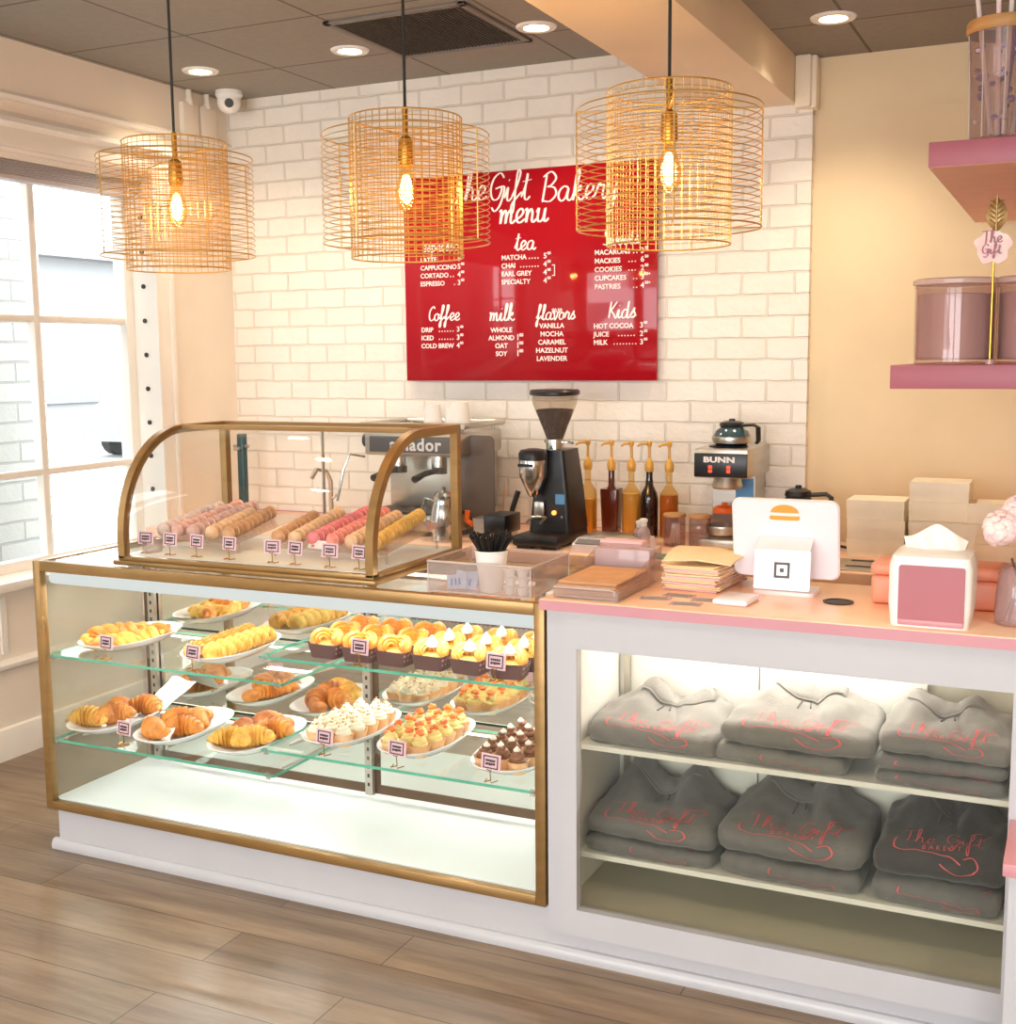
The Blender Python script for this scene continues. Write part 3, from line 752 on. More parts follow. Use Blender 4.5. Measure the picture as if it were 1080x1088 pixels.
# ---- pastries
def croissant_mb(R=.052, span=2.2, fat=.024, ridges=9, seg=44, seed=0):
    r = random.Random(seed); m = MB(); pts = []; rs = []
    for i in range(seg+1):
        t = i/seg; a = -span/2+span*t
        pts.append((R*math.sin(a)*1.05, R*(math.cos(a)-math.cos(span/2)*.8)-R*.4, fat*.82+.004*math.sin(PI*t)))
        w = abs(math.sin(PI*min(max(t, .012), .988)))**.75
        saw = (t*ridges) % 1
        rs.append(fat*w*(.74+.34*saw)+.0025)
    m.tube(pts, rs, 14)
    for v in m.v: v.z = max(v.z, 0)
    return m
def bake(name, mb, mat, label, cat, **k):
    o = mb.build(name, mat, **k); tag(o, label, cat); return o
protos = {}
def spawn(key, make, loc, rot, label, cat, group, scale=1):
    if key not in protos:
        protos[key] = o = make()
        used = False
    else: o = None
    if o is None:
        o = dup(protos[key], loc, rot, scale=scale)
    else:
        o.location = loc; o.rotation_euler = rot if isinstance(rot, tuple) else (0, 0, rot); o.scale = (scale,)*3
    o['label'] = label; o['category'] = cat
    if group: o['group'] = group
    elif 'group' in o: del o['group']
    return o
CRO = lambda s, mt: (lambda: croissant_mb(seed=s).build('croissant', mt))
# lower left: three plates of croissants
lowp = [('leftmost lower plate', 'L1', (127, 768), (69, 768), -.02, -2.93, 3.075), ('second lower plate', 'L2', 0, 0, 0, -2.645, 3.075), ('third lower plate', 'L3', 0, 0, 0, -2.36, 3.09)]
for nm, key, _, _, rz, x, y in lowp:
    put_plate(x, y, ZLL, 0.02, 'white oval plate of croissants, %s from the window end' % nm.replace(' lower plate', ' on the lower glass shelf'))
lay = {'leftmost lower plate': [(-.045, -.10, .3, 0, 'pale'), (.02, -.045, 1.1, .004, 'x'), (-.02, .035, 2.0, 0, 'x'), (.035, .085, .2, .0, 'x')],
       'second lower plate': [(-.035, -.09, 2.6, 0, 'x'), (.035, -.06, .7, 0, 'x'), (-.02, 0, 1.0, .006, 'x'), (.035, .05, 2.2, 0, 'x')],
       'third lower plate': [(-.03, -.105, .2, 0, 'pale'), (.03, -.07, .9, 0, 'pale'), (-.025, -.02, 2.1, .004, 'd'), (.04, .02, .6, 0, 'x'), (-.01, .07, 1.5, .004, 'd')]}
zc = ZLL+.0085
for nm, key, _, _, rz, x, y in lowp:
    for i, (dx, dy, a, dz, c) in enumerate(lay[nm]):
        mt = {'pale': 'pastry_gold', 'd': 'croissant_dark', 'x': 'croissant'}[c]
        spawn('cro'+c+str(i % 2), CRO(i, mt), (x+dx, y+dy, zc+dz), a, '%s croissant on the %s' % ({'pale': 'pale golden', 'd': 'dark baked', 'x': 'golden brown'}[c], nm.replace('lower plate', 'plate of the lower shelf')),
              'croissant', 'croissants on the %s' % nm, 1.38)
def bun_mb(r=.033):
    return MB().ell((0, 0, r*.62), (r, r, r*.68), 22, 14, lambda d: 1+.03*math.sin(7*math.atan2(d.y, d.x))*max(0, d.z))
for x, y, mt, lb in ((-2.655, 3.185, 'croissant', 'round golden bun at the back of the second lower plate'), (-2.345, 3.215, 'croissant_dark', 'round dark bun at the back of the third lower plate')):
    tag(MB().add([v for v in bun_mb().v], bun_mb().f).build('round_bun', mt), lb, 'bun').location = (x, y, zc)
# upper left plates of yellow pastries
def twist_mb(seed=0):
    m = MB(); r = random.Random(seed)
    for s in (0, PI):
        pts = []; rs = []
        for i in range(22):
            t = i/21; a = s+t*2.4*PI
            pts.append(((t-.5)*.078, .009*math.cos(a), .014+.008*math.sin(a))); rs.append(.004+.010*math.sin(PI*min(.97, max(.03, t)))**.6)
        m.tube(pts, rs, 9)
    for v in m.v: v.z = max(v.z, 0)
    return m
put_plate(-2.865, 3.085, ZUL, -.02, 'white oval plate of small yellow twists, leftmost on the upper shelf')
put_plate(-2.455, 3.095, ZUL, .02, 'white oval plate of ridged yellow croissants, second on the upper shelf')
zt = ZUL+.0085
for i, (dx, dy, dz, a) in enumerate(((-.05, -.11, 0, .5), (.005, -.125, 0, 1.4), (-.045, -.055, 0, .2), (.02, -.07, 0, .8), (-.03, -.085, .024, .9), (.04, -.025, 0, 1.3), (-.035, 0, 0, .4), (.005, -.02, .023, .2), (-.01, .04, 0, .7), (.045, .035, 0, .2), (.03, .085, 0, .9), (-.025, .075, 0, .4))):
    spawn('twist%d' % (i % 3), lambda i=i: twist_mb(i).build('pastry_twist', 'pastry_yellow' if i != 1 else 'bread_orange'), (-2.87+dx, 3.085+dy, zt+dz), a, 'small golden yellow twist on the leftmost upper plate', 'pastry', 'yellow twists on the upper plate', 1.3)
for i in range(14):
    row, k = i % 2, i//2
    spawn('mini%d' % (i % 2), lambda: croissant_mb(.034, 1.5, .021, 7, 30).build('mini_croissant', 'pastry_yellow' if i % 2 else 'pastry_gold'), (-2.492+.074*row+.004*(k % 2), 2.96+.044*k, zt), .35+PI*row+.2*rnd.uniform(-1, 1), 'small ridged yellow croissant on the second upper plate', 'croissant', 'mini croissants on the upper plate', 1.42)
# buns in polka dot paper cups
def cup_bun(cream):
    r = thing('bun_in_cup', 'x', 'bun', (0, 0, 0))
    m = MB(); z = .043
    outer = [[(x*k, y*k, zz) for x, y in rrect(-.052, .052, -.043, .043, .014)] for k, zz in ((.84, 0), (1, z), (.975, z), (.83, .006))]
    m.loft([[Vector(p) for p in L] for L in outer]); m.build('paper_cup', 'polka_paper', r)
    m = MB()
    for sg_, yw in ((-1, .75), (1, -.55)):
        a = m.mark()
        for rr, th, hw in ((.029, .0075, .012), (.019, .0055, .0155), (.010, .0055, .017)):
            m.tube([(rr*math.cos(t), y_, rr*math.sin(t)) for y_ in (0,) for t in [2*PI*j/26 for j in range(26)]], th*1.25, 8, True)
            for v in m.v[-27*8:]: v.y *= hw/th/1.25
        m.xf(Matrix.Translation((sg_*.019, sg_*.004, .046)) @ Matrix.Rotation(yw, 4, 'Z') @ Matrix.Rotation(-.30, 4, 'X'), a)
    m.ell((0, 0, .032), (.044, .035, .018), 20, 10)
    m.build('bread', 'bread_orange' if not cream else 'bread_yellow', r)
    if cream:
        m = MB().lathe([(.017, -.004), (.019, .004), (.016, .009), (.014, .010), (.0145, .013), (.010, .018), (.007, .019), (.006, .023), (.001, .029)], 14, (0, -.004, .066))
        m.build('cream_dollop', 'cream', r)
    return r
for cream, xs in ((0, (-1.975, -1.862, -1.745)), (1, (-1.622, -1.508, -1.388))):
    for k, x in enumerate(xs):
        for j in range(3):
            spawn('cup%d' % cream, lambda: cup_bun(cream), (x+.004*j-.01*j*0+rnd.uniform(-.004, .004), 2.935+.096*j, ZUR), rnd.uniform(-.16, .16),
                  ('plain orange bun' if not cream else 'cream topped bun')+' in a polka dot paper cup, %s row' % ('front', 'middle', 'back')[j], 'bun', ('plain buns' if not cream else 'cream buns')+' in the %s row' % ('front', 'middle', 'back')[j], 1.0)
# cupcakes
def cupcake(kind):
    r = thing('cupcake', 'x', 'cupcake', (0, 0, 0))
    n = 32; L = []
    for k, (rad, z) in enumerate(((.019, 0), (.0265, .030), (.0255, .030), (.018, .02))):
        L.append([((rad*(1+.025*(j % 2)))*math.cos(2*PI*j/n), (rad*(1+.025*(j % 2)))*math.sin(2*PI*j/n), z) for j in range(n)])
    MB().loft(L).build('cake_base', 'cake_cup', r)
    m = MB(); pts = []; rs = []
    for i in range(46):
        t = i/45; a = t*2*PI*2.7; rad = .0125*(1-t)**.8
        pts.append((rad*math.cos(a), rad*math.sin(a), .031+.025*t)); rs.append(.0092*(1-t*.6))
    m.tube(pts, rs, 9); m.lathe([(.0185, .026), (.0205, .031), (.013, .036)], 20)
    m.build('frosting', {'w': 'frost_white', 'o': 'frost_cream', 'c': 'frost_choc'}[kind], r)
    m = MB(); q = random.Random(3)
    if kind == 'o':
        m.ell((.001, -.002, .058), (.012, .010, .008), 10, 6, lambda d: 1+.2*math.sin(5*d.x+3*d.z)).ell((.011, .006, .049), (.006, .006, .004), 8, 6)
    elif kind == 'w':
        for j in range(7): a = 2.4*j; m.ell((.011*math.cos(a)*(j % 3)/2, .011*math.sin(a)*(j % 3)/2, .060-.006*(j % 3)), (.003, .003, .0025), 7, 5)
    else: m.lathe([(.008, 0), (.0085, .003), (.006, .006), (.001, .011)], 10, (-.004, -.004, .054))
    m.build('topping', {'w': 'topping_gold', 'o': 'topping_orange', 'c': 'cream'}[kind], r); return r
for kind, (x, y), lb, cnt in (('w', (-1.995, 3.085), 'white frosted cupcake with golden crumbs', 15), ('o', (-1.735, 3.09), 'cream frosted cupcake with an orange topping', 15), ('c', (-1.42, 3.075), 'chocolate frosted cupcake with a cream dot', 13)):
    put_plate(x, y, ZLR, 0, 'white oval plate of %s cupcakes on the lower right shelf' % {'w': 'white frosted', 'o': 'orange topped', 'c': 'chocolate frosted'}[kind])
    k = 0
    for row in range(5):
        for col in range(3):
            if k >= cnt: break
            yy = -.128+.0625*row + .014*(col % 2); xx = (-.060, 0, .060)[col]*(1 if row in (1, 2, 3) else .82)
            spawn('cake'+kind, lambda: cupcake(kind), (x+xx+rnd.uniform(-.003, .003), y+yy, ZLR+.0085), rnd.uniform(0, 6), lb+' on the lower right shelf', 'cupcake', {'w': 'white', 'o': 'orange topped', 'c': 'chocolate'}[kind]+' cupcakes', 1.2)
            k += 1
# parchment, napkin and tongs
def sheet(name, pts, mat, label, cat):
    """thin crumpled paper from a grid of corner points"""
    n = 8; m = MB(); top = []
    a, b, c, d = [Vector(p) for p in pts]
    for sgn in (0, 1):
        for i in range(n+1):
            for j in range(n+1):
                u, v = i/n, j/n
                p = a*(1-u)*(1-v)+b*u*(1-v)+c*u*v+d*(1-u)*v
                p.z += .004*math.sin(7*u+3*v)*math.sin(5*v)+.0012*sgn; m.v.append(p)
    f = lambda s, i, j: s*(n+1)**2+i*(n+1)+j
    for i in range(n):
        for j in range(n):
            m.f.append([f(0, i, j), f(0, i, j+1), f(0, i+1, j+1), f(0, i+1, j)]); m.f.append([f(1, i, j), f(1, i+1, j), f(1, i+1, j+1), f(1, i, j+1)]); m.m += [0, 0]
    for i in range(n):
        for q, w2 in (((i, 0), (i+1, 0)), ((i+1, n), (i, n)), ((0, i+1), (0, i)), ((n, i), (n, i+1))):
            m.f.append([f(0, *q), f(0, *w2), f(1, *w2), f(1, *q)]); m.m.append(0)
    return tag(m.build(name, mat), label, cat)
sheet('parchment_sheet', [(-2.905, 3.18, ZLL+.034), (-2.81, 3.165, ZLL+.034), (-2.755, 3.27, ZLL+.112), (-2.87, 3.28, ZLL+.118)], 'paper_white', 'folded white parchment at the back of the leftmost lower plate', 'paper')
sheet('parchment_strip', [(-2.705, 2.955, ZLL+.018), (-2.60, 2.945, ZLL+.018), (-2.60, 2.975, ZLL+.05), (-2.69, 2.985, ZLL+.046)], 'paper_white', 'white parchment flap at the front of the second lower plate', 'paper')
# ------------------------------------------------------------------ curved countertop display with macarons
DX0, DX1, DY0, DY1, DB, DT = -2.72, -1.785, 2.885, 3.43, CT, 1.388
ds = thing('curved_pastry_display', 'bronze framed curved glass macaron display on top of the bakery case', 'display case', ((DX0+DX1)/2, 3.15, DB))
m = MB().box(DX0-.012, DX1+.012, DY0-.012, DY1, DB, DB+.014, .002).box(DX0, DX1, DY0, DY1, DB+.014, DB+.028, .002)
m.build('base', 'bronze', ds)
MB().box(DX0+.02, DX1-.02, DY0+.02, DY1-.02, DB+.026, DB+.030).build('floor_panel', 'case_floor', ds)
AY, AZ0 = 3.19, 1.045       # arc: straight up to AZ0, quarter ellipse to the flat top
def arcpts(ins=0, n=22):
    pts = [(DY0+ins, DB+.02), (DY0+ins, AZ0)]
    for i in range(1, n+1):
        a = PI/2*i/n; pts.append((AY-(AY-DY0-ins)*math.cos(a), AZ0+(DT-AZ0-ins)*math.sin(a)))
    return pts
W = .026
m = MB()
for x0 in (DX0, DX1-W):
    o, i_ = arcpts(0), arcpts(W)
    m.loft([[(x0, *o[k]), (x0+W, *o[k]), (x0+W, *i_[k]), (x0, *i_[k])] for k in range(len(o))])
    m.box(x0, x0+W, AY, DY1, DT-W, DT).box(x0, x0+W, DY1-W, DY1, DB+.02, DT-W)
m.box(DX0+W, DX1-W, DY1-W, DY1, DT-W, DT).box(DX0+W, DX1-W, AY-.012, AY+.014, DT-.014, DT)
m.build('frame', 'bronze', ds)
m = MB(); o, i_ = arcpts(.008), arcpts(.012)
m.loft([[(DX0+W, *o[k]), (DX1-W, *o[k]), (DX1-W, *i_[k]), (DX0+W, *i_[k])] for k in range(len(o))])
m.build('curved_glass', 'glass', ds)
MB().box(DX0+W, DX1-W, AY+.01, DY1-W, DT-.010, DT-.005).build('top_glass', 'glass', ds)
poly = [(DY0+.02, DB+.03)]+arcpts(.02)[1:]+[(DY1-.02, DT-.02), (DY1-.02, DB+.03)]
for x in (DX0+.008, DX1-.012): MB().prism(poly, x, x+.004, 'x').build('side_glass', 'glass', ds)
MB().box((DX0+DX1)/2-.05, DX1-W, DY1-.016, DY1-.012, DB+.03, DT-W).build('rear_door_glass', 'glass', ds)
MB().box((DX0+DX1)/2-.05, (DX0+DX1)/2-.045, DY1-.02, DY1-.008, DB+.03, DT-W).build('door_edge', 'steel', ds)
# clear trays and rows of macarons
trays = [(-2.70, -2.37), (-2.255, -1.83)]
TA = math.atan2(.045, .33)
for k, (x0, x1) in enumerate(trays):
    tr = MB(); z0, z1 = 1.026, 1.071
    tr.loft([[(x, 3.02, z0), (x, 3.40, z1), (x, 3.40, z1+.004), (x, 3.02, z0+.004)] for x in (x0, x1)])
    for x in (x0+.01, x1-.014): tr.box(x, x+.004, 3.05, 3.06, DB+.03, z0+.001).box(x, x+.004, 3.36, 3.37, DB+.03, z1-.004)
    tag(tr.build('acrylic_tray', 'clear_plastic'), 'sloped clear acrylic tray under the %s group of macarons' % ('left', 'right')[k], 'tray')
MR = .0225
def macaron(mat):
    m = MB().lathe([(.003, .0146), (.010, .0136), (.0165, .0100), (.0205, .0058), (.0226, .0038), (.0218, .0030)], 18)
    m.lathe([(.0218, -.0030), (.0226, -.0038), (.0205, -.0058), (.0165, -.0100), (.010, -.0136), (.003, -.0146)], 18)
    m.mat(1).lathe([(.0202, -.0034), (.0206, 0), (.0202, .0034)], 18)
    m.xf(Matrix.Rotation(PI/2, 4, 'X'))
    return m.build('macaron', [mat, 'mac_fill'])
rows = [(-2.672, -2.69, 'mac_clear', 'pale translucent pink macaron in the row nearest the window', 11), (-2.615, -2.628, 'mac_blush', 'blush pink macaron in the second row from the window', 12),
        (-2.55, -2.572, 'mac_mauve', 'mauve macaron in the third row from the window', 12), (-2.478, -2.522, 'mac_beige', 'beige macaron in the row left of the tan filled row', 9),
        (-2.412, -2.462, 'mac_tan', 'tan macaron in the rightmost row of the left tray', 10),
        (-2.222, -2.272, 'mac_tan', 'tan macaron in the leftmost row of the right tray', 9), (-2.16, -2.205, 'mac_beige', 'beige macaron in the second row of the right tray', 11),
        (-2.092, -2.113, 'mac_pink', 'pink macaron in the left one of the two pink rows', 12), (-2.025, -2.045, 'mac_rose', 'rose macaron in the right one of the two pink rows', 12),
        (-1.958, -1.985, 'mac_beige', 'beige macaron in the row between the pink and the yellow rows', 11), (-1.875, -1.915, 'mac_yellow', 'yellow macaron in the rightmost row', 12)]
for ri, (xa, xb, mt, lb, n) in enumerate(rows):
    for k in range(n):
        t = k/11.5; y = 3.045+.0305*k; x = xa+(xb-xa)*t; z = 1.0305+.1184*(y-3.02)+MR+.0008
        spawn('mac'+mt, lambda: macaron(mt), (x+rnd.uniform(-.0015, .0015), y, z), (rnd.uniform(-.08, .08)+.1, rnd.uniform(0, 6), math.atan2(-(xb-xa), .35)), lb, 'macaron', 'macarons, row %s from the window' % ('one two three four five six seven eight nine ten eleven'.split()[ri]))
for k, (px, py, lb) in enumerate(((148, 589, 'leftmost of the cards in the curved display'), (169, 592, 'second card from the left in the curved display'), (194, 595, 'third card from the left in the curved display'),
                      (228, 598, 'fourth card, in front of the beige and tan macarons'), (281, 600, 'card in the gap between the two macaron trays'), (301, 603, 'card in front of the tan row of the right tray'),
                      (338, 606, 'card in front of the pink macaron rows'), (371, 608, 'card by the right end of the curved display'))):
    q = at(px, py, Z=DB+.03); card(q.x, min(2.985, max(2.945, q.y)), DB+.0305, 'pink price '+lb, .92, -.2+.3*rnd.random())
m = MB().box(-.034, .034, -.0008, .0008, 0, .026); m.mat(1).ell((-.016, -.001, .008), (.006, .001, .004), 10, 6); m.mat(0).xf(Matrix.Rotation(-.5, 4, 'X'))
o = m.build('tent_card', ['label_white', 'print_red']); o.location = (-2.07, 3.028, 1.0315); tag(o, 'white label card lying against the pink macaron rows', 'label')
m = MB().lathe([(.03, 0), (.033, .035), (.035, .037), (.031, .036), (.028, .003)], 24)
o = m.build('plastic_cup', 'clear_plastic'); o.location = (-2.71+.05, 2.975, DB+.0305); tag(o, 'small clear plastic cup at the window end of the curved display', 'cup')

# ------------------------------------------------------------------ white cabinet with sweatshirts, pink worktop
PT = .985
FX0, FX1, FZ0, FZ1 = -1.142, -.108, .157, .858
cb = thing('merchandise_cabinet', 'white cabinet with a glass front showing folded sweatshirts', 'cabinet', (-.6, 3.05, CB-.06))
m = MB().box(-1.228, -1.188, 2.828, 2.85, CB-.06, .955)
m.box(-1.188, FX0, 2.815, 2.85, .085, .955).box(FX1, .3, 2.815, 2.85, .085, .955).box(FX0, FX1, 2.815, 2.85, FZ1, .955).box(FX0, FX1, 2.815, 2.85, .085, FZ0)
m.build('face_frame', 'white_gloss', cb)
MB().box(FX0+.001, FX1-.001, 2.838, 2.843, FZ0, FZ1).build('glass_pane', 'cab_glass', cb)
MB().box(-1.228, -1.190, 2.851, 3.29, .085, .955).box(FX1+.006, .3, 2.851, 3.28, .085, .955).build('side_wall', 'white_plain', cb)
MB().box(-1.189, -.335, 3.273, 3.285, .16, .95).build('back_panel', 'white_plain', cb)
m = MB(); m.box(-.78, -.776, 3.2705, 3.2735, .16, .95); m.build('panel_seam', 'fleece_light', cb)
MB().box(-.335, FX1+.006, 3.285, 3.295, .16, .95).build('rear_door', 'beige_board', cb)
m = MB()
for z in (.20, .50): m.box(-.334, FX1+.005, 3.262, 3.284, z, z+.035).box(-.334, FX1+.005, 3.255, 3.284, z+.04, z+.062)
m.build('door_rail', 'pine', cb)
MB().box(-1.189, FX1+.005, 2.851, 3.285, .135, .152).build('cabinet_floor', 'beige_board', cb)
SHU, SHL = .565, .262
for z, lb in ((SHU, 'upper'), (SHL, 'lower')):
    sh = MB().box(-1.1885, FX1+.005, 2.945, 3.268, z-.014, z).build('shelf', 'white_plain', cb)
m = MB()
for z0 in (.16,):
    m.box(-1.172, -1.154, 3.258, 3.272, z0, .94)
m.build('shelf_standard', 'steel', cb)
MB().box(-1.10, -.36, 3.17, 3.20, .938, .95).build('led_fill_strip', 'led_fill_strip', cb)
tp = thing('pink_worktop', 'pink countertop slab over the white cabinet', 'countertop', (-.5, 3.05, .957))
MB().box(-1.237, .3, 2.80, 3.30, .957, PT, .003).mat(1).box(-1.237, .3, 2.797, 2.801, .957, PT-.003).build('slab', ['pink_counter', 'pink_edge'], tp)
MB().lathe([(.036, 0), (.038, .003), (.03, .004), (.028, .002)], 28, (*at(891, 640, Z=PT).xy, PT)).build('grommet', 'dark_metal', tp)
lo = thing('low_side_counter', 'low white counter with a pink top at the right edge of the cabinet', 'counter', (.1, 2.7, 0))
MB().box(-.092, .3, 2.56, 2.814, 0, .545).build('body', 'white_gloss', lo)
MB().box(-.104, .3, 2.55, 2.814, .545, .572, .002).build('top', 'pink_edge', lo)

def sweatshirt(Wd, D, H, HB, mat, seed, hood=True, prn=None, sub=False):
    """one folded sweatshirt: rounded front fold, body rising to the back, hood lump, outline print"""
    r = random.Random(seed); ph = [r.uniform(0, 6) for _ in range(8)]
    rad = H/2
    root = thing('folded_sweatshirt', 'x', 'sweatshirt', (0, 0, 0))
    pk = [r.uniform(-.62, -.3), r.uniform(.3, .6), r.uniform(.75, 1.1), r.uniform(.6, 1.0)]
    def surf(u, s):
        e = max(0, 1-abs(u)**14)**.5
        wob = 1+.05*math.sin(3*u+ph[0])
        if s < .28:
            a = -PI/2+PI*(s/.28); y = rad-rad*math.cos(a)*1.1*(.4+.6*e); z = rad+rad*math.sin(a)*(.45+.55*e)
            z *= wob if s > .14 else 1
            y += .006*math.sin(2.2*u+ph[1])
        else:
            t = (s-.28)/.72; y = rad+(D-rad)*t+.006*math.sin(2.2*u+ph[1])*(1-t)
            sm = t*t*(3-2*t)
            ridge = pk[2]*math.exp(-((u-pk[0])/.30)**2)+pk[3]*math.exp(-((u-pk[1])/.26)**2)+.25
            z = H*(.5+.5*(.45+.55*e))*wob+(HB-H)*sm*ridge*(1-.6*abs(u)**4)
            amp = min(1, t*2)*min(1, (1.02-t)*6) if hood else .25
            z += amp*(.004*math.sin(6*u+4*t+ph[2])+.004*math.sin(11*u-5*t+ph[3])+.003*math.sin(15*t+5*u+ph[4]))
            z -= amp*.010*math.exp(-((u-.05-.25*(1-t))/.05)**2)*(HB/.12)
        x = Wd/2*u*(1+.012*math.sin(9*s+ph[5]))*(.985+.02*math.sin(4*s+ph[6]*(1 if u > 0 else -1)))
        z += .0016*math.sin(8*u+14*s+ph[7])+.001*math.sin(23*u+ph[0]-9*s)
        return Vector((x, y, max(.0005, z)))
    NU, NS = 44, 30; m = MB(); loops = []
    for i in range(NU+1):
        u = -1+2*i/NU; L = [surf(u, j/NS) for j in range(NS+1)]
        top = L[-1]; L += [Vector((top.x, top.y+.012, top.z*k)) for k in (.8, .45, .12)] + [Vector((top.x, top.y, .0005)), Vector((top.x, top.y*.5, .0005))]
        loops.append(L)
    m.loft(loops); m.build('body', mat, root, smooth=80)
    if hood:
        def top(x, y): return surf(x/(Wd/2), .28+.72*(y-rad)/(D-rad)).z
        m = MB(); L = []      # hood folded flat along the back, a soft wedge that follows the shoulders
        u0, u1 = pk[0]-.10, pk[1]+.12
        for i in range(25):
            t = i/24; u = u0+(u1-u0)*t; x = Wd/2*u; ed = math.sin(PI*min(.985, max(.015, t)))**.4
            yb = D*(.80-.14*math.sin(PI*t)); row = []
            for k in range(9):
                q = k/8; y = yb+(D*1.0-yb)*q
                row.append(Vector((x, y, top(x, min(y, D))+(.0015+.016*ed*math.sin(PI*min(1, q*.9+.08)))*(1+.25*math.sin(9*t+ph[2])))))
            row += [Vector((p.x, p.y, p.z-.022)) for p in row[::-1]]
            L.append(row)
        m.loft(L); m.build('hood', mat, root, smooth=80)
        m = MB(); pts = []
        for i in range(16):
            t = i/15; u = u0+.04+(u1-u0-.08)*t; x = Wd/2*u; y = D*(.79-.15*math.sin(PI*t)); pts.append((x, y, top(x, y)+.004))
        m.tube(pts, .0036, 7); m.build('neck_opening', mat, root, smooth=80)
    if prn:
        m = MB(); h = 1e-3
        def onto(a, b):      # a across 0..1, b up 0..1
            u = prn[0]+(prn[1]-prn[0])*a; s = prn[2]+(prn[3]-prn[2])*b
            p = surf(u, s); n = (surf(u+h, s)-surf(u-h, s)).cross(surf(u, s+h)-surf(u, s-h))
            n.normalize()
            return p+n*(.0016+.000001*len(m.v)+.000002*(a % .37))
        st, wd = script_strokes('The Gift')
        for s in (st if hood else []):
            R = ribbon(smooth_pts([(x/wd, .42+.5*y) for x, y in s], 5), .0062)
            m.add([onto(q.x, q.y) for ab in R for q in ab], [(2*i, 2*i+1, 2*i+3, 2*i+2) for i in range(len(R)-1)])
        for s in ([(-.04, .5), (-.06, .3), (.0, .2), (.3, .22), (.6, .16), (.75, .05)], [(.5, .06), (.62, -.06), (.8, -.1), (.95, .02), (.9, .16), (.78, .12)], [(.86, .95), (.98, 1.1), (1.08, 1.0), (.98, .8)]):
            R = ribbon(smooth_pts(s, 8), .0085)
            m.add([onto(q.x, q.y) for ab in R for q in ab], [(2*i, 2*i+1, 2*i+3, 2*i+2) for i in range(len(R)-1)])
        for k, ch in enumerate('BAKERY' if hood else ''):
            vs, fs = text_geo(ch, .16, 'LEFT', 0)
            m.add([onto(.27+.085*k+p.x*.55, .26+p.y*.9) for p in vs], fs)
        m.build('print', 'print_red', root, smooth=0)
        if hood:
            m = MB()
            for sx, ln in ((-.010, .045), (.010, .030)):
                pts = [(sx*k*.5+sx, D*.62-ln*k, 0) for k in (0, .35, .7, 1)]
                m.tube([(x, y, surf(x/(Wd/2), .28+.72*(y-rad)/(D-rad)).z+.003) for x, y, _ in pts], .0022, 6)
            m.build('drawstring', 'fleece_dark', root)
    return root
PR = (-.62, .66, .15, .47)
shirts = [
 # x, y, z, W, D, H, HB, mat, hood, print, label, rz
 (-.996, 2.955, SHU, .365, .275, .060, .115, 'fleece_light', True, PR, 'light grey folded sweatshirt alone at the left of the upper shelf', 0),
 (-.655, 2.955, SHU, .34, .26, .042, .044, 'fleece_light', False, (-.2, .65, .10, .27), 'light grey folded sweatshirt under another in the middle of the upper shelf', 0),
 (-.616, 2.952, SHU+.046, .386, .275, .062, .118, 'fleece_light', True, PR, 'light grey folded sweatshirt on top in the middle of the upper shelf', 0),
 (-.266, 2.95, SHU, .30, .26, .033, .034, 'fleece_mid', False, (-.6, .65, .10, .27), 'grey folded sweatshirt at the bottom of the right upper stack', 0),
 (-.266, 2.95, SHU+.037, .30, .26, .033, .034, 'fleece_mid', False, (-.6, .65, .10, .27), 'grey folded sweatshirt in the middle of the right upper stack', 0),
 (-.264, 2.95, SHU+.074, .305, .275, .052, .095, 'fleece_light', True, PR, 'light grey folded sweatshirt on top of the right upper stack', 0),
 (-.996, 2.955, SHL, .365, .27, .043, .045, 'fleece_mid', False, (-.2, .65, .10, .27), 'dark grey folded sweatshirt under another at the left of the lower shelf', 0),
 (-.9975, 2.952, SHL+.048, .37, .275, .062, .145, 'fleece_mid', True, PR, 'dark grey hooded sweatshirt on top at the left of the lower shelf', 0),
 (-.625, 2.955, SHL, .36, .26, .054, .056, 'fleece_mid', False, (-.2, .7, .10, .27), 'dark grey folded sweatshirt under another in the middle of the lower shelf', 0),
 (-.622, 2.950, SHL+.060, .378, .275, .074, .150, 'fleece_mid', True, PR, 'dark grey hooded sweatshirt on top in the middle of the lower shelf', 0),
 (-.268, 2.95, SHL, .30, .26, .064, .066, 'fleece_mid', False, (-.5, .75, .11, .28), 'dark grey rolled sweatshirt under the charcoal one at the right of the lower shelf', 0),
 (-.264, 2.95, SHL+.070, .305, .275, .086, .155, 'fleece_dark', True, PR, 'charcoal hooded sweatshirt on top at the right of the lower shelf', 0),
]
for k, (x, y, z, w_, d_, h_, hb, mt, hd, pr, lb, rz) in enumerate(shirts):
    o = sweatshirt(w_, d_, h_, hb, mt, 11+k, hd, pr); o.location = (x, y, z); o.rotation_euler = (0, 0, rz); o['label'] = lb
o = MB().box(-.012, .012, -.0006, .0006, 0, .045).xf(Matrix.Rotation(-.5, 4, 'Y')).build('hang_tag', 'clear_plastic')
q = at(862, 744, Y=3.15); o.location = (q.x, 3.16, q.z-.025); tag(o, 'small clear size tag behind the middle sweatshirt on the upper shelf', 'tag')
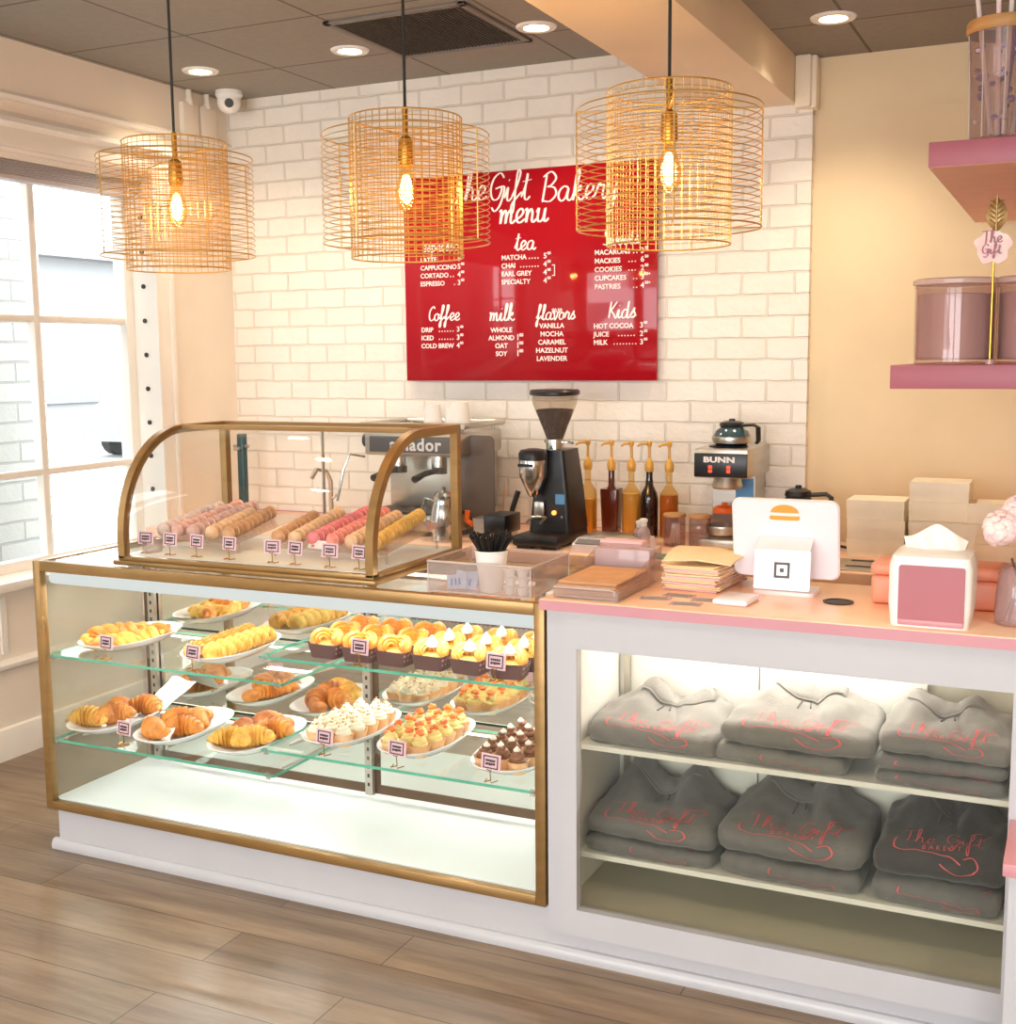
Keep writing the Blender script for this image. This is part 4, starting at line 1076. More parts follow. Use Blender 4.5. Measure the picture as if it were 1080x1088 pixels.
# ------------------------------------------------------------------ things on the case top and pink worktop
# clear bin
q0, q1 = at(457, 634, Z=CT), at(561, 638, Z=CT)
bx0, bx1, by0, by1, bh = -1.60, -1.292, 2.868, 3.13, .085
r = thing('clear_bin', 'clear plastic bin on the case top holding straws, packets and creamers', 'bin', ((bx0+bx1)/2, (by0+by1)/2, CT))
m = MB(); tt = .003; z0 = CT+.0005; z1 = CT+bh
m.box(bx0, bx1, by0, by1, z0, z0+tt)
for a in ((bx0, bx1, by0, by0+tt), (bx0, bx1, by1-tt, by1), (bx0, bx0+tt, by0+tt, by1-tt), (bx1-tt, bx1, by0+tt, by1-tt)): m.box(*a, z0+tt, z1)
m.build('body', 'clear_plastic', r)
m = MB()
loop = [(x, y, z1) for x, y in rrect(bx0-.002, bx1+.002, by0-.002, by1+.002, .006, 3)]
m.tube(loop, .0028, 6, True)
for x in (bx0, bx1):
    for y in (by0, by1): m.tube([(x, y, z0), (x, y, z1)], .002, 6)
m.tube([(x, y, z0+.002) for x, y in rrect(bx0, bx1, by0, by1, .004, 2)], .002, 6, True)
m.build('rim', 'plastic_edge', r)
# straw cup
cx, cy = at(525, 628, Z=CT+.01).xy; cy += .03; cx = -1.432
r = thing('straw_cup', 'white paper cup full of black stir straws in the clear bin', 'cup', (cx, cy, CT+.004))
MB().lathe([(.031, 0), (.045, .108), (.047, .110), (.045, .113), (.043, .11), (.029, .004)], 28, (cx, cy, CT+.004)).build('cup', 'paper_white', r)
m = MB(); g = random.Random(5)
for k in range(60):
    a = g.uniform(0, 2*PI); q = g.random()**.5; b = .022*q; t2 = (.058+.014*g.random())*q
    x0, y0 = cx+b*math.cos(a), cy+b*math.sin(a); hz = .150+.016*g.random()
    m.tube([(x0, y0, CT+.02), (cx+.036*q*math.cos(a), cy+.036*q*math.sin(a), CT+.114), (cx+t2*math.cos(a), cy+t2*math.sin(a), CT+hz)], .0032, 5)
    
o = m.build('stir_straws', 'black_plastic', r); o['kind'] = 'stuff'
# sweetener packets
r = thing('packet_pile', 'pale blue sweetener packets leaning in the clear bin', 'packets', (-1.515, 2.93, CT+.004))
for k in range(6):
    m = MB(); w2 = .03
    m.loft([[(x, 0, z) for x, z in rrect(-w2, w2, 0, .042, .004, 2)], [(x*1.01, .003, z) for x, z in rrect(-w2, w2, 0, .042, .004, 2)]])
    m.mat(1)
    for j in range(3): m.box(-.018+.012*j, -.012+.012*j, -.0006, .0002, .012, .03)
    m.xf(Matrix.Translation((-1.515+(-.012, .01, -.004, .016, -.015, .004)[k], 2.90+.010*k, CT+.0045)) @ Matrix.Rotation((-.15, .1, .35, -.3, .2, -.1)[k], 4, 'Y') @ Matrix.Rotation(-.18, 4, 'X'))
    for v in m.v: v.z = max(v.z, CT+.0045)
    m.build('packet', ['blue_packet', 'blue_ink'], r)
# creamers
def creamer():
    r = thing('creamer_cup', 'x', 'creamer', (0, 0, 0))
    MB().lathe([(.0115, 0), (.0155, .021), (.018, .0215), (.018, .0225)], 18).build('cup', 'paper_white', r)
    MB().lathe([(.0178, .0226), (.0178, .0232)], 18).build('foil_lid', 'label_white', r); return r
cr_ = creamer(); k = 0
for lev in range(3):
    for col in range(2):
        x, y, z = -1.365+.0375*col+(.003 if lev == 1 else 0), 2.895, CT+.0045+.0238*lev
        o = cr_ if k == 0 else dup(cr_, (x, y, z)); o.location = (x, y, z); k += 1
        o['label'] = '%s creamer cup in the %s stack by the straw cup' % (('bottom', 'middle', 'top')[lev], ('left', 'right')[col]); o['group'] = 'creamer cups in the clear bin'
# clear tray with napkins
a = at(584, 636, Z=PT); b = at(655, 642, Z=PT); tx0, tx1, ty0, ty1 = a.x+.004, b.x, 2.825, 3.17
r = thing('napkin_tray', 'low clear tray of brown napkins at the left end of the pink worktop', 'tray', ((tx0+tx1)/2, (ty0+ty1)/2, PT))
m = MB(); z0 = PT+.0005; zf, zb_ = PT+.03, PT+.095
m.box(tx0, tx1, ty0, ty1, z0, z0+.003).box(tx0, tx1, ty0, ty0+.003, z0+.003, zf).box(tx0, tx1, ty1-.003, ty1, z0+.003, zb_)
for x in (tx0, tx1-.003): m.prism([(ty0+.003, z0+.003), (ty1-.003, z0+.003), (ty1-.003, zb_), (ty0+.10, zf+.01), (ty0+.003, zf)], x, x+.003, 'x')
m.build('body', 'clear_plastic', r)
m = MB()
m.tube([(tx0+.002, ty0, zf), (tx1-.02, ty0, zf), (tx1-.01, ty0-.001, zf-.004), (tx1-.012, ty0-.001, zf-.014)], .003, 6); m.build('front_lip', 'plastic_edge', r)
for k in range(9):
    m = MB(); z = PT+.0045+.0045*k
    m.box(tx0+.006+.002*(k % 3), tx1-.008-.002*((k+1) % 3), ty0+.006+.004*((k*2) % 3), ty1-.09-.004*(k % 2), z, z+.004, .0012, 1)
    tag(m.build('brown_napkin', 'kraft'), 'brown paper napkin stacked in the clear tray', 'napkin', 'napkins in the clear tray')
m = MB().box(tx0+.008, tx1-.01, ty1-.075, ty1-.02, PT+.004, PT+.092, .003)
tag(m.build('grey_carton', 'frosted'), 'pale lilac carton standing at the back of the clear tray', 'box')
m = MB().box(tx0-.008, tx1-.06, ty1+.01, ty1+.06, PT+.0005, PT+.10, .003)
tag(m.build('pink_carton', 'card_pink'), 'pale pink carton behind the clear tray', 'box')
# paper bags
bq = at(732, 634, Z=PT)
for k in range(12):
    m = MB(); z = PT+.0005+.0056*k; dx, dy, rz = rnd.uniform(-.006, .006), rnd.uniform(-.006, .006), -.05+rnd.uniform(-.05, .05)
    m.box(-.075, .075, -.10, .11, 0, .0048, .0016, 1)
    for j in range(5): m.box(-.08+.0012*j, .078, .108+.004*j, .116+.004*j, .0005, .0044)
    m.xf(Matrix.Translation((-.905+dx, 3.135+dy, z)) @ Matrix.Rotation(rz, 4, 'Z'))
    tag(m.build('paper_bag', 'kraft_light' if k % 3 else 'card_pink'), 'flat paper bag in the stack left of the tablet', 'paper bag', 'stack of paper bags')
m = MB(); n = 10; L = []
for i in range(n+1):
    t = i/n; L.append([(-.98+.03*t+.17*u, 3.02+.20*t+.05*u, PT+.070+.038*math.sin(PI*min(1, t*.9+.1))*(1-.55*u)+.004*math.sin(5*u)+dz) for u, dz in ((0, 0), (.5, .004), (1, 0), (1, -.003), (.5, 0), (0, -.003))])
m.loft(L); tag(m.build('open_paper_bag', 'kraft_light'), 'puffed kraft paper bag lying on top of the bag stack', 'paper bag')
# cards
for k, (px, py, rz, lb) in enumerate(((697, 636, .2, 'business card nearest the napkin tray'), (722, 633, -.1, 'business card at the back of the four'), (729, 642, .1, 'business card nearest the worktop edge'), (752, 638, .15, 'business card nearest the white card reader'))):
    c = at(px, py, Z=PT); m = MB().box(-.04, .04, -.022, .022, 0, .0012); m.mat(1).box(-.03, .03, -.014, .014, .0012, .0014)
    o = m.build('business_card', ['frosted', 'fleece_light']); o.location = (c.x, max(2.83, c.y), PT+.0004); o.rotation_euler = (0, 0, rz); tag(o, 'grey '+lb, 'card')
a = at(781, 641, Z=PT)
m = MB().box(-.045, .045, -.055, .055, 0, .016, .007, 3); o = m.build('card_reader', 'tablet_white'); o.location = (a.x, 2.945, PT+.0005); o.rotation_euler = (0, 0, -.06); tag(o, 'small white square card reader lying on the pink worktop', 'card reader')
# tablet on its stand
tb = at(830, 632, Z=PT); tx, ty = tb.x, tb.y
r = thing('tablet_stand', 'white point of sale tablet on a swivel stand, seen from behind', 'tablet', (tx, ty, PT))
m = MB().loft([[(x, y, z) for x, y in rrect(-.072, .085, -.015, .10, .02)] for z in (.0005, .010)]); m.xf(Matrix.Translation((tx, ty, PT))); m.build('base', 'tablet_white', r)
m = MB(); lean = .16
m.loft([[(x, 0+z*.12, z) for x, z in rrect(-.072, .072, .012, .115, .006)], [(x, .012+z*.12, z) for x, z in rrect(-.072, .072, .012, .115, .006)]])
m.loft([[(-.07, .012+.115*.12, .10), (-.07, .06, .135), (-.07, .06, .142), (-.07, .0+.115*.12, .1149)], [(.07, .012+.115*.12, .10), (.07, .06, .135), (.07, .06, .142), (.07, .0+.115*.12, .1149)]])
m.xf(Matrix.Translation((tx, ty, PT)) @ Matrix.Rotation(.02, 4, 'Z')); m.build('bracket', 'tablet_white', r)
m = MB(); y = -.0015
for a in ((-.020, .020, .043, .049), (-.020, .020, .077, .083), (-.020, -.014, .049, .077), (.014, .020, .049, .077), (-.005, .005, .058, .068)):
    m.loft([[(x, y+z*.12+d, z) for x, z in ((a[0], a[2]), (a[1], a[2]), (a[1], a[3]), (a[0], a[3]))] for d in (0, .0012)])
m.xf(Matrix.Translation((tx, ty, PT)) @ Matrix.Rotation(.02, 4, 'Z')); m.build('logo', 'logo_gray', r)
T = Matrix.Translation((tx-.006, ty+.085, PT+.030)) @ Matrix.Rotation(.02, 4, 'Z') @ Matrix.Rotation(.18, 4, 'X')
m = MB(); sh = rrect(-.139, .139, 0, .215, .022)
m.loft([[(x*.985, .012, .107+(z-.107)*.985) for x, z in sh], [(x, .009, z) for x, z in sh], [(x, .002, z) for x, z in sh], [(x*.97, -.003, .107+(z-.107)*.97) for x, z in sh]]); m.xf(T); m.build('tablet', 'tablet_white', r)
MB().box(-.128, .128, .0125, .0135, .01, .205).xf(T).build('screen', 'black_plastic', r)
m = MB()
m.loft([[(x, -.0035+d, z) for x, z in [(.036*math.cos(a), .181+.021*math.sin(a)) for a in [PI*j/14 for j in range(15)]]] for d in (0, -.002)])
m.loft([[(x, -.0035+d, z) for x, z in rrect(-.039, .039, .161, .173, .0055, 4)] for d in (0, -.0022)])
m.mat(1).loft([[(x, -.0035+d, z) for x, z in rrect(-.036, .036, .1725, .1795, .003, 3)] for d in (0, -.0024)])
m.xf(T); m.build('sticker', ['sticker_orange', 'paper_white'], r)
# napkin dispenser
dx0, dx1, dy0, dy1 = -.382, -.203, 2.822, 3.0
r = thing('napkin_dispenser', 'white napkin dispenser with a rose pink front panel', 'napkin dispenser', ((dx0+dx1)/2, (dy0+dy1)/2, PT))
m = MB(); zt = PT+.168
m.loft([[(x, y, PT+.0005) for x, y in rrect(dx0+.006, dx1-.006, dy0, dy1, .02)], [(x, y, PT+.05) for x, y in rrect(dx0, dx1, dy0, dy1, .02)], [(x, y, zt-.03) for x, y in rrect(dx0, dx1, dy0, dy1, .02)],
        [(x, y, zt-.008) for x, y in rrect(dx0+.006, dx1-.006, dy0+.004, dy1-.004, .02)], [(x, y, zt) for x, y in rrect(dx0+.02, dx1-.02, dy0+.02, dy1-.02, .015)]])
m.build('housing', 'white_plain', r)
m = MB(); fx = rrect(dx0+.024, dx1-.014, PT+.010, PT+.142, .006)
m.loft([[(x, dy0-.006, z) for x, z in fx], [(x, dy0+.006, z) for x, z in fx]]); m.build('front_panel', 'rose_panel', r)
MB().box(dx0+.024, dx1-.014, dy0-.009, dy0+.004, PT+.006, PT+.020, .003).build('lever', 'pink_edge', r)
m = MB(); L = []
xc = (dx0+dx1)/2
for i in range(25):
    u = -1+2*i/24; w2 = .068; hgt = .056-.026*abs(u)**1.6+.006*math.sin(4*u+1)
    L.append([(xc+u*w2*(.92+.12*k), dy0+.088+.012*math.sin(6*u+2*k)+.010*k, zt-.006+hgt*k) for k in (0, .35, .7, 1)]+[(xc+u*w2*(.92+.12*k), dy0+.092+.012*math.sin(6*u+2*k)+.010*k, zt-.006+hgt*k) for k in (1, .7, .35, 0)])
m.loft(L); o = m.build('napkin', 'tissue'); tag(o, 'white napkin sticking up out of the dispenser', 'napkin')
# pink box behind, vase with roses
m = MB().box(-.455, -.335+.19, 3.06, 3.19, PT+.0005, PT+.072, .012, 3); m.box(-.457, -.333+.19, 3.058, 3.192, PT+.072, PT+.104, .012, 3)
tag(m.build('salmon_box', 'pink_box'), 'salmon pink lidded box behind the napkin dispenser', 'box')
vx, vy = -.112, 2.95
r = thing('flower_vase', 'clear glass vase of pale pink roses at the right edge of the worktop', 'vase', (vx, vy, PT))
MB().lathe([(.036, .0005), (.05, .004), (.052, .02), (.049, .07), (.044, .115), (.036, .128), (.042, .135), (.040, .135), (.034, .128), (.042, .113), (.047, .07), (.05, .02), (.046, .008), (.001, .007)], 30, (vx, vy, PT), cap=False).build('glass', 'vase_glass', r)
m = MB()
for k in range(7):
    a = 2*PI*k/7; m.tube([(vx-.03*math.cos(a), vy-.03*math.sin(a), PT+.01), (vx, vy, PT+.09), (vx+.02*math.cos(a), vy+.02*math.sin(a), PT+.15)], .0022, 5)
m.build('stems', 'stem_brown', r)
def rose(c, s):
    m = MB(); g = random.Random(int(c[0]*1e4)+3)
    m.ell(c, (s*.7, s*.7, s*.66), 14, 10)
    n_ = 34
    for k in range(n_):
        z = 1-1.75*k/n_; rr = math.sqrt(max(0, 1-z*z)); a = 2.39996*k
        d = Vector((rr*math.cos(a), rr*math.sin(a), z)); t0 = m.mark(); w = s*(.26+.20*k/n_)
        m.ell((0, 0, 0), (w, w*.85, s*.10), 12, 6, lambda q: 1+.10*math.sin(5*math.atan2(q.y, q.x)+k))
        for v in m.v[t0:]: v.z -= (v.x**2+v.y**2)/s*.55
        m.xf(Matrix.Translation(Vector(c)+d*s*.78) @ (d+Vector((g.uniform(-.35, .35), g.uniform(-.35, .35), .35))).to_track_quat('Z', 'Y').to_matrix().to_4x4(), t0)
    return m
for dx, dy, dz, s in ((-.035, -.02, .185, .036), (.02, -.03, .175, .034), (-.005, .01, .215, .036), (-.04, .03, .165, .03), (.05, .02, .20, .034)):
    rose((vx+dx*1.2, vy+dy*1.2, PT+dz*1.05+.03), s*1.25).build('rose', 'petal', r)

# ------------------------------------------------------------------ back counter and what stands on it
BT = .84
r = thing('back_counter', 'pink topped counter along the brick wall', 'counter', (-1.8, 4.65, 0))
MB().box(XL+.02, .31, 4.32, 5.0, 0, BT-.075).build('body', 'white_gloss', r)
MB().box(XL+.02, .31, 4.29, 5.005, BT-.075, BT, .003).build('top', 'pink_counter', r)
MB().box(XL+.02, -1.05, 5.006, 5.018, BT, BT+.004).build('rear_lip', 'pink_edge', r)
def PL(x, y, z=0): return Matrix.Translation((x, y, BT+.0005+z))
# coffee grinder
gx, gy = at(567, 583, Z=BT).x+.02, 4.53
r = thing('coffee_grinder', 'black coffee grinder with a clear cone hopper of beans', 'coffee grinder', (gx, gy, BT)); M0 = PL(gx, gy)
m = MB().box(-.10, .095, -.19, .15, .01, .055, .012); m.box(-.085, -.02, -.175, -.14, .002, .012).box(.02, .085, -.175, -.14, .002, .012).box(-.085, .085, .1, .14, .002, .012); m.xf(M0); m.build('base', 'black_plastic', r)
m = MB().loft([[(x, y, .055) for x, y in rrect(-.085, .095, -.06, .15, .015)], [(x, y, .20) for x, y in rrect(-.07, .085, -.055, .14, .015)], [(x, y, .385) for x, y in rrect(-.035, .065, -.05, .12, .015)]]); m.xf(M0); m.build('housing', 'black_plastic', r)
m = MB().lathe([(.012, -.105), (.022, -.095), (.055, -.02), (.056, .04), (.055, .045)], 28, (-.045, -.10, .305)); m.xf(M0); m.build('doser', 'chrome', r)
m = MB().lathe([(.057, .0), (.058, .025), (.05, .04), (.02, .046)], 28, (-.045, -.10, .35)); m.xf(M0); m.build('doser_lid', 'black_plastic', r)
m = MB().box(-.085, -.02, -.1595, -.156, .325, .337).xf(M0); m.build('nameplate', 'black_plastic', r)
m = MB().lathe([(.036, .385), (.036, .41), (.044, .412), (.044, .425)], 24, (.0, .02, 0)); m.tube([(.03, .02, .415), (.07, 0, .415), (.09, -.01, .413)], .005, 6); m.xf(M0); m.build('collar', 'chrome', r)
m = MB().lathe([(.034, .425), (.05, .47), (.09, .57), (.093, .605)], 30, (0, .02, 0), cap=False); m.xf(M0); hp = m.build('hopper', 'hopper_glass', r)
m = MB().lathe([(.032, .427), (.048, .47), (.077, .54), (.072, .547), (.04, .55)], 26, (0, .02, 0)); m.xf(M0); m.build('beans', 'coffee_beans', r)
m = MB().lathe([(.09, .602), (.101, .606), (.102, .618), (.097, .626), (.05, .628)], 30, (0, .02, 0)); m.xf(M0); m.build('hopper_lid', 'black_plastic', r)
m = MB().box(-.055, -.010, -.075, -.06, .12, .18, .006); m.tube([(-.06, -.13, .10), (-.06, -.075, .115), (.0, -.075, .115), (.0, -.13, .10)], .006, 8); m.xf(M0); m.build('portafilter_fork', 'steel', r)
m = MB().box(.035, .075, -.062, -.056, .17, .21); m.xf(M0); m.build('label_plate', 'blue_label', r)
m = MB().cyl((.03, -.060, .135), (.03, -.068, .135), .009); m.xf(M0); m.build('switch_light', 'indicator', r)
m = MB().cyl((.065, -.060, .12), (.065, -.068, .12), .006); m.xf(M0); m.build('knob', 'chrome', r)
# knock box with tool and portafilter left of it
kx, ky = at(527, 575, Z=BT).x, 4.50
r = thing('knock_box', 'black and steel knock box left of the coffee grinder', 'knock box', (kx, ky, BT)); M1 = PL(kx, ky)
m = MB().loft([[(x, y, 0) for x, y in rrect(-.07, .07, -.07, .07, .012)], [(x, y, .10) for x, y in rrect(-.075, .075, -.075, .075, .012)]]); m.xf(M1); m.build('body', 'steel', r)
m = MB().box(-.02, .078, -.078, .078, .04, .118, .006); m.xf(M1); m.build('cover', 'black_plastic', r)
m = MB().tube([(-.08, -.05, .07), (-.105, -.06, .09), (-.10, -.06, .13)], .012, 8); m.xf(M1); m.build('handle', 'orange_plastic', r)
for px, py, ln, rx, wd, mt, lb in ((535, 535, .16, .03, .004, 'wood', 'thin wooden stirring stick standing by the grinder'), (545, 540, .15, .3, .012, 'black_plastic', 'black handled brush leaning on the wall by the grinder'), (500, 535, .14, .05, .016, 'black_plastic', 'black handle hanging in front of the smoked splash panel')):
    q = at(px, py, Y=4.72)
    m = MB().tube([(q.x-.5*rx*ln, 4.72, BT+.06 if ln < .145 else BT+.002), (q.x, 4.72, q.z), (q.x+.5*rx*ln, 4.73, q.z+ln*.5)], [wd*.5, wd, wd], 10)
    tag(m.build('bar_tool', mt), lb, 'tool')
# smoked splash panel
q0, q1 = at(488, 580, Y=4.66), at(525, 463, Y=4.66)
sp = MB(); pts = rrect(q0.x, q1.x, BT+.001, q1.z, .028)
sp.loft([[(x, 4.66, z) for x, z in pts], [(x, 4.665, z) for x, z in pts]])
tag(sp.build('splash_panel', 'smoke_panel'), 'smoked clear splash panel with rounded corners beside the curved display', 'panel')
# espresso machine
ex0, ex1, ey0, ey1 = -2.84, -2.38, 4.50, 4.98
r = thing('espresso_machine', 'steel espresso machine behind the right end of the curved display', 'espresso machine', ((ex0+ex1)/2, (ey0+ey1)/2, BT))
m = MB().box(ex0, ex1, ey0, ey1, BT+.02, BT+.09, .01).box(ex0+.02, ex1-.02, ey0+.22, ey1, BT+.09, BT+.36, .008).box(ex0, ex1, ey0+.04, ey1, BT+.34, BT+.44, .012)
m.build('body', 'steel', r)
m = MB(); m.tube([(ex0-.02, ey0+.05, BT+.47), (ex1+.02, ey0+.05, BT+.47)], .014, 10).tube([(ex0-.02, ey1-.03, BT+.47), (ex1+.02, ey1-.03, BT+.47)], .014, 10)
for x in (ex0-.02, ex1+.02): m.tube([(x, ey0+.05, BT+.47), (x, ey1-.03, BT+.47)], .012, 8)
for x in (ex0+.02, ex1-.02):
    for y in (ey0+.06, ey1-.05): m.cyl((x, y, BT+.43), (x, y, BT+.47), .008)
m.build('cup_rail', 'steel', r)
m = MB().box(ex0+.03, ex1-.03, ey0+.034, ey0+.042, BT+.355, BT+.425, .003); m.build('front_panel', 'logo_gray', r)
vs, fs = text_geo('amador', .075, 'CENTER', .0006, 1.1, .002); m = MB(); m.add([((ex0+ex1)/2+.03+v.x, ey0+.032-v.z, BT+.365+v.y) for v in vs], fs); m.build('lettering', 'label_white', r, smooth=0)
for k, x in enumerate((ex0+.13, ex1-.13)):
    m = MB().cyl((x, ey0+.12, BT+.34), (x, ey0+.12, BT+.29), .036, n=20); g_ = m.build('group_head', 'chrome', r)
    m = MB().tube([(x, ey0+.09, BT+.275), (x, ey0-.02, BT+.27), (x, ey0-.10, BT+.255)], [.012, .013, .016], 10); m.cyl((x, ey0+.12, BT+.29), (x, ey0+.12, BT+.26), .034, n=20); m.build('portafilter', 'black_plastic', g_)
m = MB().tube([(ex0-.01, ey0+.06, BT+.33), (ex0-.05, ey0+.0, BT+.345), (ex0-.07, ey0-.02, BT+.28), (ex0-.10, ey0-.03, BT+.14)], .006, 8); m.build('steam_wand', 'chrome', r)
MB().cyl((ex0-.03, ey0+.1, BT+.40), (ex0-.002, ey0+.1, BT+.40), .03, n=18).build('steam_knob', 'black_plastic', r)
MB().box(ex0+.02, ex1-.02, ey0+.01, ey0+.21, BT+.09, BT+.10).build('drip_tray', 'dark_metal', r)
q = at(472, 565, Y=4.42)
r = thing('milk_pitcher', 'chrome pitcher with a curved handle in front of the espresso machine', 'pitcher', (q.x, 4.42, BT))
m = MB().lathe([(.05, 0), (.052, .01), (.048, .02), (.055, .06), (.058, .09), (.046, .15), (.04, .17), (.043, .19), (.03, .205), (.008, .21), (.01, .225), (.001, .23)], 28); m.xf(PL(q.x, 4.42)); m.build('body', 'chrome', r)
m = MB().tube([(-.044, 0, .17), (-.085, 0, .175), (-.10, 0, .13), (-.085, 0, .08), (-.055, 0, .07)], .008, 8); m.xf(PL(q.x, 4.42)); m.build('handle', 'chrome', r)
for k, (px, lb, n_) in enumerate(((460, 'left', 3), (482, 'right', 4))):
    q = at(px, 447, Y=4.62)
    for j in range(n_):
        m = MB().lathe([(.044, 0), (.032, .095), (.030, .096), (.029, .09), (.041, .004)], 24); m.lathe([(.0445, 0), (.046, .003), (.0445, .006)], 24, cap=False)
        o = m.build('paper_cup', 'paper_white'); o.location = (q.x+(.012*j if k else 0), 4.62, BT+.4405+.012*j); o.rotation_euler = (0, 0, 0)
        tag(o, 'upside down white paper cup, number %s in the %s stack on the espresso machine' % (('one', 'two', 'three', 'four')[j], lb), 'cup', 'paper cups, %s stack' % lb)
# taps seen through the display
q = at(259, 520, Y=4.8)
r = thing('tap_column', 'slim dark teal tap column on the back counter behind the left macarons', 'tap', (q.x, 4.8, BT))
m = MB().box(-.018, .018, -.018, .018, 0, .40, .004); m.xf(PL(q.x, 4.8)); m.build('column', 'teal_dark', r)
m = MB().cyl((-.05, 0, .34), (.04, 0, .34), .008).cyl((0, -.06, .33), (0, 0, .33), .009); m.xf(PL(q.x, 4.8)); m.build('lever', 'steel', r)
q = at(352, 530, Y=4.85)
r = thing('chrome_faucet', 'chrome gooseneck faucet on the back counter behind the display', 'faucet', (q.x, 4.85, BT))
m = MB().tube([(0, 0, 0), (0, 0, .18), (-.01, -.02, .23), (-.03, -.07, .24), (-.04, -.10, .20)], .011, 10).lathe([(.03, 0), (.028, .02), (.014, .03)], 18); m.xf(PL(q.x, 4.85)); m.build('spout', 'chrome', r)
m = MB().tube([(.012, 0, .10), (.05, -.01, .12)], .007, 8); m.xf(PL(q.x, 4.85)); m.build('handle', 'chrome', r)
# scale
a = at(625, 594, Z=BT)
r = thing('kitchen_scale', 'white kitchen scale with a grey glass plate right of the grinder', 'scale', (a.x+.02, 4.44, BT)); M2 = PL(a.x+.03, 4.44)
m = MB().loft([[(x, y, .0) for x, y in rrect(-.15, .13, -.10, .12, .012)], [(x, y, .03) for x, y in rrect(-.15, .13, -.10, .12, .012)], [(x, y, .05) for x, y in rrect(-.145, .125, -.05, .115, .012)]]); m.xf(M2); m.build('body', 'tablet_white', r)
m = MB().box(-.13, .11, -.03, .11, .0505, .058, .003); m.xf(M2); m.build('plate', 'steel', r)
m = MB().loft([[(x, y, .032+(y+.1)*.35) for x, y in rrect(-.135, .10, -.095, -.055, .006)], [(x, y, .034+(y+.1)*.35) for x, y in rrect(-.135, .10, -.095, -.055, .006)]]); m.xf(M2); m.build('display', 'fleece_mid', r)
# syrup bottles with pumps
def bottle(px, kind, mat, label, dark=False, pyb=572):
    a = at(px, pyb, Z=BT); x, y = a.x, min(a.y, 4.93)
    y = 4.86; x = at(px, 560, Y=y).x
    r = thing('syrup_bottle', label, 'bottle', (x, y, BT)); M = PL(x, y)
    if kind == 'wine':
        m = MB().lathe([(.036, 0), (.038, .01), (.038, .16), (.034, .185), (.018, .215), (.014, .25), (.014, .285)], 28); m.xf(M); m.build('bottle', mat, r)
    elif kind == 'square':
        m = MB().loft([[(p*k, q_*k, z) for p, q_ in rrect(-.040, .040, -.040, .040, .010)] for k, z in ((.8, 0), (.84, .01), (1, .19), (.96, .198))]); m.lathe([(.02, .198), (.014, .21), (.013, .28)], 18); m.xf(M)
        m.k = 0; m.build('bottle', mat, r)
    else:
        m = MB().lathe([(.036, 0), (.039, .01), (.040, .15), (.038, .185), (.02, .21), (.013, .225), (.013, .275), (.014, .285)], 28, cap=False); m.xf(M); m.build('bottle', 'bottle_clear', r)
        m = MB().lathe([(.034, .006), (.037, .012), (.037, .150+(.03 if dark else 0)), (.02, .152+(.03 if dark else 0))], 26); m.xf(M); m.build('syrup', mat, r)
    m = MB().lathe([(.017, .275), (.019, .29), (.019, .305), (.01, .325), (.006, .33), (.0055, .385)], 18); m.lathe([(.008, .38), (.011, .388), (.011, .40), (.007, .404)], 14)
    m.tube([(.005, 0, .393), (-.035, -.01, .392), (-.05, -.015, .382)] if not dark else [(-.005, 0, .393), (-.03, -.01, .39), (-.042, -.012, .38)], [.006, .0055, .004], 8); m.xf(M); m.build('pump', 'pump_gold', r)
bottle(625, 'clear', 'syrup_gold', 'pump bottle of golden syrup nearest the grinder')
bottle(650, 'square', 'syrup_brown', 'square pump bottle of brown syrup, second from the grinder', True)
bottle(671, 'clear', 'syrup_amber', 'pump bottle of pale amber syrup in the middle of the five', True)
bottle(690, 'wine', 'syrup_dark', 'dark wine-shaped pump bottle of syrup, fourth from the grinder')
bottle(711, 'clear', 'syrup_orange', 'pump bottle of orange brown syrup nearest the coffee brewer', True)
q = at(614, 575, Y=4.74); m = MB().lathe([(.034, 0), (.036, .01), (.036, .085), (.02, .095), (.012, .10), (.012, .115)], 24); o = m.build('sauce_jar', 'syrup_pale'); o.location = (q.x, 4.74, BT+.0005); tag(o, 'short jar of pale caramel sauce in front of the golden syrup', 'jar')
for k, (px, h_, lb) in enumerate(((680, .10, 'small white squeeze bottle, left of the pair before the dark syrup'), (688, .115, 'small white squeeze bottle, right of the pair before the dark syrup'))):
    q = at(px, 575, Y=4.50); r = thing('squeeze_bottle', lb, 'bottle', (q.x, 4.50-.03*k, BT)); M = PL(q.x, 4.5-.045*k)
    m = MB().lathe([(.024, 0), (.026, .01), (.026, h_*.72), (.016, h_*.86), (.012, h_*.9)], 22); m.xf(M); m.build('body', 'frosted', r)
    m = MB().lathe([(.013, h_*.88), (.013, h_), (.016, h_+.004), (.016, h_+.014), (.006, h_+.018)], 18); m.xf(M); m.build('cap', 'white_plain', r)
